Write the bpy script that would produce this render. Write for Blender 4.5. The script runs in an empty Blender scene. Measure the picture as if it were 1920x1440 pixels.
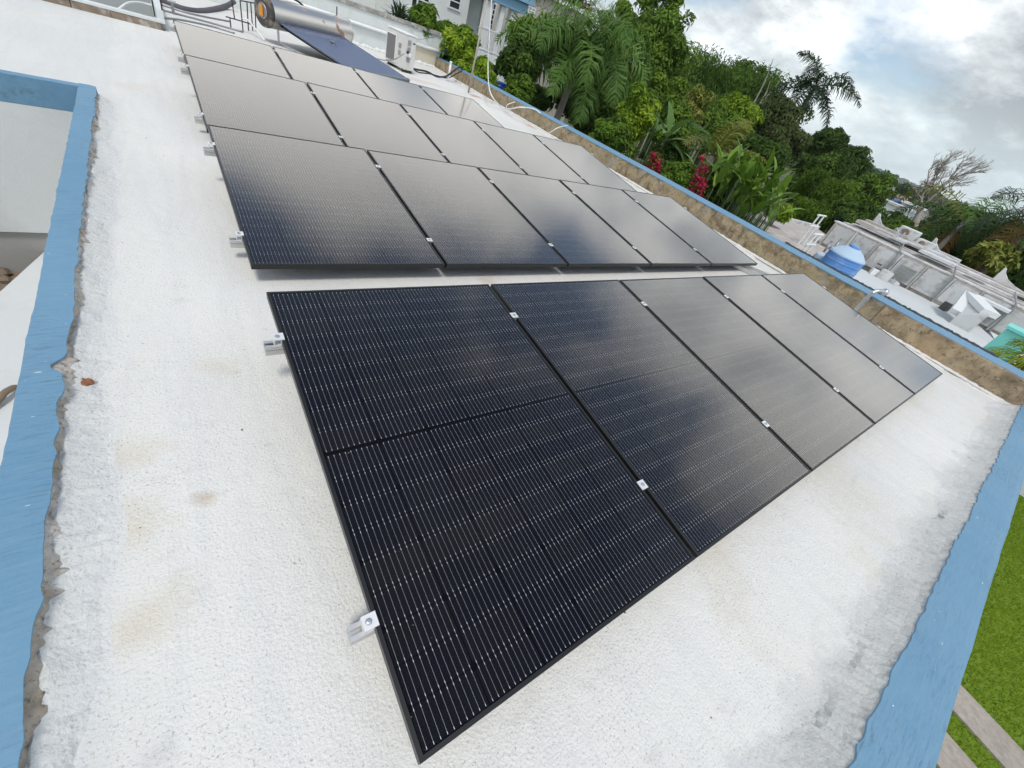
import bpy, math, random
import numpy as np
from mathutils import Matrix, Vector

# ------------------------------------------------------------------ camera, sky, sun, exposure
SC = bpy.context.scene
COL = SC.collection
CAM = np.array([-0.216032, -0.042742, 1.383253])
ROT = np.array([[0.805004, -0.520849, 0.284051], [-0.167884, -0.659212, -0.732977], [0.56902, 0.542361, -0.61811]])
FPX = 767.415          # focal length in pixels of a 1920 wide picture

cam = bpy.data.cameras.new('camera')
cam.sensor_width = 36.0
cam.lens = 36.0 * FPX / 1920.0
cam.clip_start = 0.05
cam.clip_end = 12000
cam_o = bpy.data.objects.new('camera', cam)
COL.objects.link(cam_o)
m = Matrix.Identity(4)
for i in range(3):
    m[i][0] = ROT[0][i]
    m[i][1] = -ROT[1][i]
    m[i][2] = -ROT[2][i]
    m[i][3] = CAM[i]
cam_o.matrix_world = m
SC.camera = cam_o

SUN_EL, SUN_AZ = math.radians(62), math.radians(215)      # azimuth clockwise from +Y
world = bpy.data.worlds.new('World')
SC.world = world
world.use_nodes = True
nt = world.node_tree
nt.nodes.clear()


def N(tree, kind, **kw):
    n = tree.nodes.new(kind)
    for k, v in kw.items():
        if k == 'inp':
            for kk, vv in v.items():
                n.inputs[kk].default_value = vv
        else:
            setattr(n, k, v)
    return n


def ramp(tree, src, stops, interp='LINEAR'):
    r = tree.nodes.new('ShaderNodeValToRGB')
    cr = r.color_ramp
    cr.interpolation = interp
    while len(cr.elements) < len(stops):
        cr.elements.new(0.5)
    for e, (p, c) in zip(cr.elements, stops):
        e.position = p
        e.color = c if isinstance(c, (tuple, list)) and len(c) == 4 else ((c, c, c, 1) if not isinstance(c, (tuple, list)) else (*c, 1))
    tree.links.new(src, r.inputs[0])
    return r.outputs[0]


def mix(tree, fac, a, b, mode='MIX'):
    n = tree.nodes.new('ShaderNodeMix')
    n.data_type = 'RGBA'
    n.blend_type = mode
    n.clamp_factor = True
    for sock, v in ((n.inputs[0], fac), (n.inputs[6], a), (n.inputs[7], b)):
        if hasattr(v, 'is_output'):
            tree.links.new(v, sock)
        elif isinstance(v, (tuple, list)):
            sock.default_value = (*v, 1) if len(v) == 3 else v
        else:
            sock.default_value = v
    return n.outputs[2]


def math_n(tree, op, a, b=0.0, clamp=False):
    n = tree.nodes.new('ShaderNodeMath')
    n.operation = op
    n.use_clamp = clamp
    for sock, v in ((n.inputs[0], a), (n.inputs[1], b)):
        if hasattr(v, 'is_output'):
            tree.links.new(v, sock)
        else:
            sock.default_value = v
    return n.outputs[0]


def noise(tree, vec, scale, detail=4.0, rough=0.5, dist=0.0, out=0):
    n = tree.nodes.new('ShaderNodeTexNoise')
    n.inputs['Scale'].default_value = scale
    n.inputs['Detail'].default_value = detail
    n.inputs['Roughness'].default_value = rough
    n.inputs['Distortion'].default_value = dist
    if vec is not None:
        tree.links.new(vec, n.inputs['Vector'])
    return n.outputs[out]


def build_sky():
    t = nt
    L = t.links.new
    tc = N(t, 'ShaderNodeTexCoord')
    sky = N(t, 'ShaderNodeTexSky', sky_type='NISHITA', sun_disc=False, sun_elevation=SUN_EL, sun_rotation=SUN_AZ,
            altitude=30.0, air_density=1.0, dust_density=1.5, ozone_density=1.2)
    sep = N(t, 'ShaderNodeSeparateXYZ')
    L(tc.outputs['Generated'], sep.inputs[0])
    zc = math_n(t, 'ADD', math_n(t, 'MAXIMUM', sep.outputs[2], 0.0), 0.36)
    u = math_n(t, 'DIVIDE', sep.outputs[0], zc)
    v = math_n(t, 'DIVIDE', sep.outputs[1], zc)
    cmb = N(t, 'ShaderNodeCombineXYZ')
    L(u, cmb.inputs[0]); L(v, cmb.inputs[1])
    mp = N(t, 'ShaderNodeMapping')
    mp.inputs['Location'].default_value = SKY_OFF
    mp.inputs['Rotation'].default_value = (0, 0, 0.5)
    L(cmb.outputs[0], mp.inputs[0])
    vec = mp.outputs[0]
    n1 = noise(t, vec, 1.25, 7, 0.56, 0.0)
    # overhead one looks up between the clouds, towards the horizon they close up
    lift = math_n(t, 'MULTIPLY', ramp(t, sep.outputs[2], [(0.30, 0.0), (0.62, 1.0)], 'EASE'), 0.11)
    cover = ramp(t, math_n(t, 'SUBTRACT', n1, lift), [(0.385, 0.0), (0.43, 0.55), (0.50, 1.0)])
    n2 = noise(t, vec, 0.75, 3, 0.5, 0.0)
    n3 = noise(t, vec, 4.2, 7, 0.62, 0.0)
    n23 = math_n(t, 'ADD', math_n(t, 'MULTIPLY', n2, 0.55), math_n(t, 'MULTIPLY', n3, 0.45))
    cloud = ramp(t, n23, [(0.45, (0.98, 0.99, 0.98)), (0.53, (0.82, 0.845, 0.85)), (0.59, (0.54, 0.575, 0.595)), (0.66, (0.29, 0.32, 0.34))])
    sc10 = N(t, 'ShaderNodeVectorMath', operation='SCALE')      # into the sky texture's own units
    sc10.inputs['Scale'].default_value = 10.0
    L(cloud, sc10.inputs[0])
    cloud = sc10.outputs[0]
    gap = mix(t, 0.06, sky.outputs[0], (6.0, 7.6, 8.4))
    colr = mix(t, cover, gap, cloud)
    # towards the horizon the deck is seen through pale haze
    low = ramp(t, sep.outputs[2], [(0.0, 1.0), (0.17, 0.0)], 'EASE')
    colr = mix(t, math_n(t, 'MULTIPLY', low, 0.74), colr, (6.1, 7.2, 7.35))
    bg = N(t, 'ShaderNodeBackground', inp={'Strength': 0.125})
    L(colr, bg.inputs[0])
    out = N(t, 'ShaderNodeOutputWorld')
    L(bg.outputs[0], out.inputs[0])


SKY_OFF = (5.92, -38.95, 1.95)
build_sky()
world.cycles.sampling_method = 'MANUAL'
world.cycles.sample_map_resolution = 512

sun = bpy.data.lights.new('sun', 'SUN')
sun.energy = 1.5
sun.angle = math.radians(12)
sun.color = (1.0, 0.96, 0.9)
sun_o = bpy.data.objects.new('sun', sun)
COL.objects.link(sun_o)
sd = Vector((math.sin(SUN_AZ) * math.cos(SUN_EL), math.cos(SUN_AZ) * math.cos(SUN_EL), math.sin(SUN_EL)))
sun_o.rotation_euler = sd.to_track_quat('Z', 'Y').to_euler()
sun_o.location = (0, 0, 30)

SC.view_settings.view_transform = 'Standard'
SC.view_settings.look = 'None'
SC.view_settings.exposure = 0.25
SC.view_settings.gamma = 1.0
SC.view_settings.use_curve_mapping = False
SC.render.engine = 'CYCLES'
SC.cycles.use_denoising = True
SC.cycles.max_bounces = 6
SC.cycles.diffuse_bounces = 2
SC.cycles.glossy_bounces = 3
SC.cycles.transparent_max_bounces = 8
SC.cycles.caustics_reflective = False
SC.cycles.caustics_refractive = False

# ------------------------------------------------------------------ helpers


def ray(u, v):
    return ROT.T @ np.array([(u - 960) / FPX, (v - 720) / FPX, 1.0])


def at_z(u, v, z):
    d = ray(u, v)
    return CAM + d * ((z - CAM[2]) / d[2])


def at_y(u, v, y):
    d = ray(u, v)
    return CAM + d * ((y - CAM[1]) / d[1])


def at(u, v, dist):
    d = ray(u, v)
    return CAM + d / np.linalg.norm(d) * dist


def px(u, v, dist):
    """metres per picture pixel at that distance"""
    d = ray(u, v)
    return dist / np.linalg.norm(d) / FPX


class MB:
    """collects geometry for ONE mesh object"""

    def __init__(s):
        s.v, s.f = [], []

    def quad(s, *p):
        b = len(s.v)
        s.v += [tuple(q) for q in p]
        s.f.append(tuple(range(b, b + len(p))))

    def box(s, lo, hi, M=None):
        b = len(s.v)
        c = [(x, y, z) for z in (lo[2], hi[2]) for y in (lo[1], hi[1]) for x in (lo[0], hi[0])]
        if M is not None:
            c = [tuple(M @ Vector(q)) for q in c]
        s.v += c
        for f in ((0, 2, 3, 1), (4, 5, 7, 6), (0, 1, 5, 4), (2, 6, 7, 3), (0, 4, 6, 2), (1, 3, 7, 5)):
            s.f.append(tuple(b + i for i in f))
        return s

    def bar(s, a, b_, w, h=None, up=(0, 0, 1)):
        """square bar from a to b"""
        h = h or w
        a, b_ = Vector(a), Vector(b_)
        d = (b_ - a).normalized()
        up = Vector(up)
        if abs(d.dot(up)) > 0.97:
            up = Vector((1, 0, 0))
        r = d.cross(up).normalized() * (w / 2)
        q = r.cross(d).normalized() * (h / 2)
        n = len(s.v)
        for o in (a, b_):
            s.v += [tuple(o + r + q), tuple(o - r + q), tuple(o - r - q), tuple(o + r - q)]
        s.f += [(n, n + 3, n + 2, n + 1), (n + 4, n + 5, n + 6, n + 7)] + [(n + i, n + (i + 1) % 4, n + 4 + (i + 1) % 4, n + 4 + i) for i in range(4)]
        return s

    def tube(s, pts, rad, seg=10, caps=True):
        """round tube along points; rad number or list"""
        pts = [Vector(p) for p in pts]
        n = len(pts)
        rads = rad if isinstance(rad, (list, tuple)) else [rad] * n
        ref = Vector((0.13, 0.21, 1)).normalized()
        base = len(s.v)
        prev = None
        for i, p in enumerate(pts):
            d = (pts[min(i + 1, n - 1)] - pts[max(i - 1, 0)]).normalized()
            if prev is None:
                r = d.cross(ref)
                if r.length < 0.1:
                    r = d.cross(Vector((1, 0, 0)))
            else:
                r = prev - d * prev.dot(d)
            r.normalize()
            prev = r
            q = d.cross(r)
            for k in range(seg):
                a = 2 * math.pi * k / seg
                s.v.append(tuple(p + (r * math.cos(a) + q * math.sin(a)) * rads[i]))
        for i in range(n - 1):
            for k in range(seg):
                a, b = base + i * seg + k, base + i * seg + (k + 1) % seg
                s.f.append((a, b, b + seg, a + seg))
        if caps:
            s.f.append(tuple(base + k for k in reversed(range(seg))))
            s.f.append(tuple(base + (n - 1) * seg + k for k in range(seg)))
        return s

    def lathe(s, prof, seg=24, M=None, axis='z'):
        base = len(s.v)
        for (r, h) in prof:
            for k in range(seg):
                a = 2 * math.pi * k / seg
                p = Vector((r * math.cos(a), r * math.sin(a), h))
                s.v.append(tuple(M @ p) if M is not None else tuple(p))
        for i in range(len(prof) - 1):
            for k in range(seg):
                a, b = base + i * seg + k, base + i * seg + (k + 1) % seg
                s.f.append((a, b, b + seg, a + seg))
        s.f.append(tuple(base + k for k in reversed(range(seg))))
        s.f.append(tuple(base + (len(prof) - 1) * seg + k for k in range(seg)))
        return s

    def build(s, name, mat, parent=None, smooth=False, bevel=0.0):
        me = bpy.data.meshes.new(name)
        me.from_pydata(s.v, [], s.f)
        me.update()
        if smooth:
            me.polygons.foreach_set('use_smooth', [True] * len(me.polygons))
        o = link(name, me, mat, parent)
        if bevel:
            md = o.modifiers.new('bevel', 'BEVEL')
            md.width = bevel
            md.segments = 2
            md.limit_method = 'ANGLE'
        return o


def link(name, me, mat, parent=None):
    if mat is not None and not me.materials:
        me.materials.append(M[mat] if isinstance(mat, str) else mat)
    o = bpy.data.objects.new(name, me)
    COL.objects.link(o)
    if parent is not None:
        o.parent = parent
    return o


def tag(o, label=None, cat=None, group=None, kind=None):
    if label: o['label'] = label
    if cat: o['category'] = cat
    if group: o['group'] = group
    if kind: o['kind'] = kind
    return o


def thing(name, label, cat, loc=(0, 0, 0), rot=(0, 0, 0), group=None):
    o = bpy.data.objects.new(name, None)
    o.empty_display_size = 0.1
    COL.objects.link(o)
    o.location = loc
    o.rotation_euler = rot
    return tag(o, label, cat, group)


def structure(o):
    o['kind'] = 'structure'
    return o


def smooth_by_angle(o, ang=35):
    md = o.modifiers.new('split', 'EDGE_SPLIT')
    md.split_angle = math.radians(ang)
    o.data.polygons.foreach_set('use_smooth', [True] * len(o.data.polygons))
    return o


def spline(pts, n=8):
    """catmull-rom through points"""
    P = [np.array(p, float) for p in pts]
    P = [2 * P[0] - P[1]] + P + [2 * P[-1] - P[-2]]
    out = []
    for i in range(1, len(P) - 2):
        for k in range(n):
            t = k / n
            a, b, c, d = P[i - 1], P[i], P[i + 1], P[i + 2]
            out.append(tuple(0.5 * ((2 * b) + (-a + c) * t + (2 * a - 5 * b + 4 * c - d) * t * t + (-a + 3 * b - 3 * c + d) * t ** 3)))
    out.append(tuple(P[-2]))
    return out


# ------------------------------------------------------------------ materials
M = {}


def new_mat(name):
    mt = bpy.data.materials.new(name)
    mt.use_nodes = True
    t = mt.node_tree
    b = t.nodes['Principled BSDF']
    M[name] = mt
    return mt, t, b


def coords(t, which='Object'):
    return t.nodes.new('ShaderNodeTexCoord').outputs[which]


def world_pos(t):
    return t.nodes.new('ShaderNodeNewGeometry').outputs['Position']


def bump(t, b, h, strength=0.3, dist=0.01):
    n = t.nodes.new('ShaderNodeBump')
    n.inputs['Strength'].default_value = strength
    n.inputs['Distance'].default_value = dist
    t.links.new(h, n.inputs['Height'])
    t.links.new(n.outputs[0], b.inputs['Normal'])


def plain(name, col, rough=0.6, metal=0.0, var=0.12, scale=6.0, bstr=0.0, bscale=60.0, dirt=None, dirt_amt=0.3, dscale=3.0, spec=0.5):
    mt, t, b = new_mat(name)
    p = world_pos(t)
    c = mix(t, noise(t, p, scale, 5, 0.6), tuple(x * (1 - var) for x in col), tuple(min(1, x * (1 + var)) for x in col))
    if dirt:
        f = ramp(t, noise(t, p, dscale, 7, 0.65, 0.4), [(0.5, 0.0), (0.72, dirt_amt)])
        c = mix(t, f, c, dirt)
    t.links.new(c, b.inputs['Base Color'])
    b.inputs['Roughness'].default_value = rough
    b.inputs['Metallic'].default_value = metal
    b.inputs['Specular IOR Level'].default_value = spec
    if bstr:
        bump(t, b, noise(t, p, bscale, 4, 0.6), bstr, 0.004)
    return mt


def roof_coating(name, base=(0.775, 0.764, 0.705), grime=1.0, coarse=False):
    """white rolled-on roof paint: stipple relief, specks, brown damp stains"""
    mt, t, b = new_mat(name)
    p = world_pos(t)
    big = noise(t, p, 0.55, 5, 0.6, 0.3)
    c = mix(t, ramp(t, big, [(0.35, 0.0), (0.7, 1.0)]), base, tuple(x * k for x, k in zip(base, (0.9, 0.91, 0.915))))
    # yellow brown damp stains
    s = ramp(t, noise(t, p, 1.15, 6, 0.62, 0.6), [(0.57, 0.0), (0.76, 0.36 * grime)])
    c = mix(t, s, c, (0.62, 0.53, 0.36))
    # scuffs, elongated dirty streaks
    mp = t.nodes.new('ShaderNodeMapping')
    mp.inputs['Scale'].default_value = (1.0, 3.2, 1.0)
    mp.inputs['Rotation'].default_value = (0, 0, 0.3)
    t.links.new(p, mp.inputs[0])
    s2 = ramp(t, noise(t, mp.outputs[0], 4.5, 8, 0.7, 0.2), [(0.58, 0.0), (0.78, 0.42 * grime)])
    c = mix(t, s2, c, (0.42, 0.40, 0.36))
    # round damp patches left where water stood
    wob = noise(t, p, 6.0, 5, 0.65, 0.0, 1) if STAINS else None
    for (x, y, r, col, amt) in STAINS:
        d = t.nodes.new('ShaderNodeVectorMath')
        d.operation = 'DISTANCE'
        sc = t.nodes.new('ShaderNodeVectorMath')
        sc.operation = 'MULTIPLY_ADD'
        t.links.new(wob, sc.inputs[0])
        sc.inputs[1].default_value = (r * 2.2, r * 2.2, 0)
        t.links.new(p, sc.inputs[2])
        t.links.new(sc.outputs[0], d.inputs[0])
        d.inputs[1].default_value = (x + r * 1.1, y + r * 1.1, 0)
        f = ramp(t, math_n(t, 'DIVIDE', d.outputs['Value'], r), [(0.1, amt * 0.75), (0.55, amt * 0.4), (1.0, 0.0)])
        c = mix(t, f, c, col)
    # grime gathered along the parapets, ragged in outline
    sp = t.nodes.new('ShaderNodeSeparateXYZ')
    t.links.new(p, sp.inputs[0])
    wv = noise(t, p, 3.2, 6, 0.65)
    for (ax, e0, e1, amt, gc) in ((1, -0.44, -0.64, 0.55, (0.46, 0.465, 0.44)), (0, -0.52, -0.66, 0.4, (0.60, 0.625, 0.61))):
        g = math_n(t, 'DIVIDE', math_n(t, 'SUBTRACT', sp.outputs[ax], e0), e1 - e0)
        g = math_n(t, 'ADD', g, math_n(t, 'MULTIPLY', math_n(t, 'SUBTRACT', wv, 0.5), 2.6))
        c = mix(t, ramp(t, g, [(0.12, 0.0), (0.3, amt * 0.45), (1.0, amt)]), c, gc)
    # roller laps
    mp3 = t.nodes.new('ShaderNodeMapping')
    mp3.inputs['Scale'].default_value = (3.6, 0.35, 1.0)
    mp3.inputs['Rotation'].default_value = (0, 0, -0.12)
    t.links.new(p, mp3.inputs[0])
    lap = ramp(t, noise(t, mp3.outputs[0], 1.6, 2, 0.5), [(0.44, 0.0), (0.5, 0.14), (0.58, 0.0)])
    c = mix(t, lap, c, (0.55, 0.555, 0.55))
    # fine dark pits
    vor = t.nodes.new('ShaderNodeTexNoise')
    vor.inputs['Scale'].default_value = 130.0
    vor.inputs['Detail'].default_value = 2.0
    t.links.new(p, vor.inputs['Vector'])
    pit = ramp(t, vor.outputs[0], [(0.27, 0.85), (0.42, 0.0)])
    pitm = ramp(t, noise(t, p, 2.3, 3, 0.6), [(0.38, 0.35), (0.62, 1.0)])
    c = mix(t, math_n(t, 'MULTIPLY', pit, pitm), c, (0.36, 0.34, 0.30))
    t.links.new(c, b.inputs['Base Color'])
    b.inputs['Roughness'].default_value = 0.75
    b.inputs['Specular IOR Level'].default_value = 0.3
    h = math_n(t, 'ADD', math_n(t, 'MULTIPLY', noise(t, p, 110.0 if not coarse else 70.0, 3, 0.6), 0.8),
               math_n(t, 'MULTIPLY', noise(t, p, 18.0, 4, 0.5), 0.9))
    bump(t, b, h, 0.7 if not coarse else 0.7, 0.008 if not coarse else 0.010)
    return mt


BROWN, YEL, GREY, RUST = (0.50, 0.36, 0.22), (0.60, 0.52, 0.36), (0.50, 0.50, 0.48), (0.52, 0.22, 0.10)


def zpos(u, v):
    q = at_z(u, v, 0)
    return float(q[0]), float(q[1])


STAINS = []
for (u, v, r, c, a) in [(383, 936, 0.045, BROWN, 0.75), (250, 850, 0.12, YEL, 0.55), (235, 1000, 0.13, YEL, 0.6), (300, 1130, 0.11, YEL, 0.45),
                        (420, 690, 0.10, YEL, 0.4), (150, 722, 0.03, RUST, 0.85), (250, 1190, 0.09, YEL, 0.5), (915, 527, 0.12, BROWN, 0.5),
                        (300, 1415, 0.06, GREY, 0.6), (1560, 900, 0.35, YEL, 0.25), (975, 215, 0.26, RUST, 1.25), (930, 195, 0.26, RUST, 1.25), (890, 180, 0.26, RUST, 1.25), (1000, 238, 0.26, RUST, 1.25),
                        (780, 150, 0.4, RUST, 0.35), (812, 158, 0.35, RUST, 0.35)]:
    x, y = zpos(u, v)
    STAINS.append((x, y, r, c, a))

roof_coating('roof_white')
STAINS = []
roof_coating('coving_white', (0.76, 0.758, 0.715), 0.6, True)


def rough_concrete(name, a, b2, c3, scale=5.0, bs=0.7):
    mt, t, b = new_mat(name)
    p = world_pos(t)
    n1 = noise(t, p, scale, 8, 0.68, 0.4)
    c = mix(t, ramp(t, n1, [(0.38, 0.0), (0.58, 1.0)]), a, b2)
    c = mix(t, ramp(t, noise(t, p, scale * 0.3, 5, 0.6), [(0.45, 0.0), (0.65, 0.7)]), c, c3)
    # grey laitance patches, dark moss flecks, pale lime spatters
    c = mix(t, ramp(t, noise(t, p, scale * 0.55, 6, 0.65, 0.6), [(0.52, 0.0), (0.66, 0.6)]), c, (0.30, 0.285, 0.25))
    c = mix(t, ramp(t, noise(t, p, scale * 5, 6, 0.75), [(0.53, 0.0), (0.66, 0.8)]), c, (0.085, 0.07, 0.045))
    c = mix(t, ramp(t, noise(t, p, scale * 7, 3, 0.6), [(0.68, 0.0), (0.72, 0.7)]), c, (0.62, 0.58, 0.50))
    t.links.new(c, b.inputs['Base Color'])
    b.inputs['Roughness'].default_value = 0.9
    b.inputs['Specular IOR Level'].default_value = 0.2
    h = math_n(t, 'ADD', noise(t, p, 45, 6, 0.7), math_n(t, 'MULTIPLY', noise(t, p, 9, 4, 0.6), 0.6))
    bump(t, b, h, bs, 0.010)
    return mt


rough_concrete('brown_concrete', (0.20, 0.155, 0.10), (0.43, 0.335, 0.215), (0.44, 0.29, 0.155), 4.0)
rough_concrete('olive_concrete', (0.17, 0.13, 0.075), (0.42, 0.335, 0.21), (0.36, 0.29, 0.175), 8.0)
rough_concrete('grey_concrete', (0.42, 0.37, 0.31), (0.62, 0.59, 0.54), (0.36, 0.30, 0.22), 11.0)


def blue_paint():
    mt, t, b = new_mat('blue_paint')
    p = world_pos(t)
    c = mix(t, ramp(t, noise(t, p, 1.3, 5, 0.6), [(0.3, 0.0), (0.7, 1.0)]), (0.125, 0.265, 0.39), (0.16, 0.305, 0.425))
    # brush drag across the cap and chalky fading
    mp = t.nodes.new('ShaderNodeMapping')
    mp.inputs['Scale'].default_value = (1.0, 9.0, 1.0)
    mp.inputs['Rotation'].default_value = (0, 0, 0.08)
    t.links.new(p, mp.inputs[0])
    br = noise(t, mp.outputs[0], 9, 6, 0.7)
    c = mix(t, ramp(t, br, [(0.40, 0.0), (0.72, 0.42)]), c, (0.21, 0.345, 0.435))
    # dirty scuffs in patches
    f = ramp(t, noise(t, mp.outputs[0], 13, 8, 0.78), [(0.50, 0.0), (0.72, 0.75)])
    f2 = ramp(t, noise(t, p, 2.1, 4, 0.55), [(0.46, 0.0), (0.64, 1.0)])
    c = mix(t, math_n(t, 'MULTIPLY', f, f2), c, (0.055, 0.085, 0.10))
    spk = ramp(t, noise(t, p, 60, 3, 0.6), [(0.745, 0.0), (0.78, 0.5)])
    c = mix(t, spk, c, (0.05, 0.07, 0.08))
    # white chips and scratches
    mp2 = t.nodes.new('ShaderNodeMapping')
    mp2.inputs['Scale'].default_value = (0.6, 2.6, 1.0)
    t.links.new(p, mp2.inputs[0])
    ch = ramp(t, noise(t, mp2.outputs[0], 34, 2, 0.5), [(0.74, 0.0), (0.755, 0.9)])
    c = mix(t, ch, c, (0.55, 0.64, 0.68))
    t.links.new(c, b.inputs['Base Color'])
    b.inputs['Roughness'].default_value = 0.62
    b.inputs['Specular IOR Level'].default_value = 0.25
    h = math_n(t, 'ADD', noise(t, p, 26, 6, 0.65), math_n(t, 'MULTIPLY', br, 0.5))
    bump(t, b, h, 0.5, 0.006)


blue_paint()
plain('blue_dark_paint', (0.10, 0.25, 0.39), 0.6, var=0.08, bstr=0.15)
plain('pale_stucco', (0.66, 0.68, 0.66), 0.85, var=0.05, scale=3, bstr=0.5, bscale=90, dirt=(0.45, 0.44, 0.40), dirt_amt=0.25)
plain('mint_wall', (0.66, 0.69, 0.665), 0.8, var=0.05, scale=2, bstr=0.3, bscale=40, dirt=(0.40, 0.42, 0.38), dirt_amt=0.4)
plain('house_white', (0.78, 0.80, 0.77), 0.8, var=0.05, scale=1.0, dirt=(0.5, 0.52, 0.48), dirt_amt=0.3, dscale=0.8)
plain('house_cream', (0.60, 0.55, 0.44), 0.8, var=0.06, scale=1.0, dirt=(0.48, 0.42, 0.32), dirt_amt=0.4, dscale=1.2)
plain('stained_top', (0.30, 0.29, 0.26), 0.9, var=0.5, scale=9, bstr=0.5, bscale=30, dirt=(0.75, 0.75, 0.72), dirt_amt=0.9, dscale=6)
plain('brown_dirt', (0.22, 0.17, 0.12), 0.95, var=0.4, scale=12, bstr=0.8, bscale=14)
plain('white_paint', (0.80, 0.81, 0.80), 0.5, var=0.03)
plain('white_pvc', (0.80, 0.81, 0.79), 0.35, var=0.03, dirt=(0.5, 0.47, 0.4), dirt_amt=0.3)
plain('off_white_metal', (0.66, 0.65, 0.61), 0.45, var=0.04, dirt=(0.42, 0.38, 0.30), dirt_amt=0.35, dscale=5)
plain('dark_grille', (0.07, 0.07, 0.065), 0.6, var=0.4, scale=20)
plain('vent_grey', (0.36, 0.36, 0.34), 0.6, var=0.1)
plain('black_rubber', (0.018, 0.018, 0.02), 0.6, var=0.2)
plain('black_metal', (0.03, 0.03, 0.032), 0.5, var=0.2)
plain('grey_metal', (0.32, 0.33, 0.34), 0.4, 0.6, var=0.1, dirt=(0.2, 0.17, 0.13), dirt_amt=0.3, dscale=10)
plain('galvanised', (0.55, 0.57, 0.58), 0.35, 0.85, var=0.1, scale=14)
plain('aluminium', (0.60, 0.60, 0.585), 0.4, 0.6, var=0.05, scale=20)
plain('clamp_metal', (0.82, 0.82, 0.80), 0.42, 0.4, var=0.04, scale=20)
plain('frame_black', (0.030, 0.031, 0.031), 0.38, 0.55, var=0.15, scale=8)
plain('backsheet', (0.0012, 0.0013, 0.002), 0.6, var=0.1, spec=0.02)
plain('wire_silver', (0.50, 0.51, 0.54), 0.4, 0.1, var=0.1)
plain('pad_silver', (0.80, 0.81, 0.83), 0.35, 0.1, var=0.1)
plain('tank_blue', (0.10, 0.26, 0.58), 0.55, var=0.15, scale=3, dirt=(0.34, 0.44, 0.56), dirt_amt=0.7, dscale=4)
plain('tank_lid', (0.42, 0.55, 0.66), 0.5, var=0.08)
plain('barrel_blue', (0.010, 0.055, 0.30), 0.35, var=0.1)
plain('teal_paint', (0.20, 0.66, 0.58), 0.6, var=0.05, bstr=0.3)
plain('asphalt_tar', (0.012, 0.013, 0.016), 0.6, var=0.3, bstr=0.6, bscale=20)
plain('orange_plastic', (0.66, 0.26, 0.03), 0.45, var=0.1)
plain('path_concrete', (0.37, 0.33, 0.28), 0.95, var=0.45, scale=16, bstr=0.6, bscale=40, dirt=(0.2, 0.17, 0.13), dirt_amt=0.5, dscale=2)
plain('trunk_grey', (0.30, 0.27, 0.23), 0.9, var=0.25, scale=7, bstr=0.7, bscale=12)
plain('trunk_brown', (0.13, 0.10, 0.07), 0.9, var=0.3, scale=7, bstr=0.7, bscale=12)
plain('crownshaft', (0.10, 0.17, 0.05), 0.5, var=0.15)
plain('dead_wood', (0.33, 0.29, 0.25), 0.9, var=0.2, scale=6)
plain('stick_wood', (0.24, 0.18, 0.12), 0.9, var=0.3, scale=30)
plain('old_roof_white', (0.64, 0.645, 0.635), 0.85, var=0.12, scale=2.5, bstr=0.4, bscale=20, dirt=(0.24, 0.22, 0.19), dirt_amt=0.9, dscale=3.0)
plain('old_roof_grey', (0.55, 0.555, 0.545), 0.85, var=0.14, scale=3, bstr=0.4, bscale=20, dirt=(0.24, 0.22, 0.19), dirt_amt=0.85, dscale=4)
plain('old_roof_brown', (0.44, 0.40, 0.36), 0.9, var=0.3, scale=4, bstr=0.6, bscale=15, dirt=(0.62, 0.61, 0.58), dirt_amt=0.8, dscale=4)
plain('pale_flat_roof', (0.58, 0.61, 0.595), 0.85, var=0.04, scale=1.5, bstr=0.3, bscale=70, dirt=(0.42, 0.42, 0.39), dirt_amt=0.3, dscale=0.7)
plain('white_flat_roof', (0.70, 0.72, 0.71), 0.85, var=0.04, scale=3, bstr=0.4, bscale=30)
plain('terracotta', (0.42, 0.14, 0.08), 0.8, var=0.2, scale=2)
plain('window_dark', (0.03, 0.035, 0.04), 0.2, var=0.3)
plain('blind_pale', (0.42, 0.50, 0.55), 0.5, var=0.1)
plain('shutter_grey', (0.20, 0.22, 0.24), 0.4, var=0.15)
plain('light_blue_beam', (0.22, 0.42, 0.58), 0.6, var=0.08)
plain('debris_dark', (0.08, 0.06, 0.045), 0.9, var=0.4, scale=60)


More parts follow.
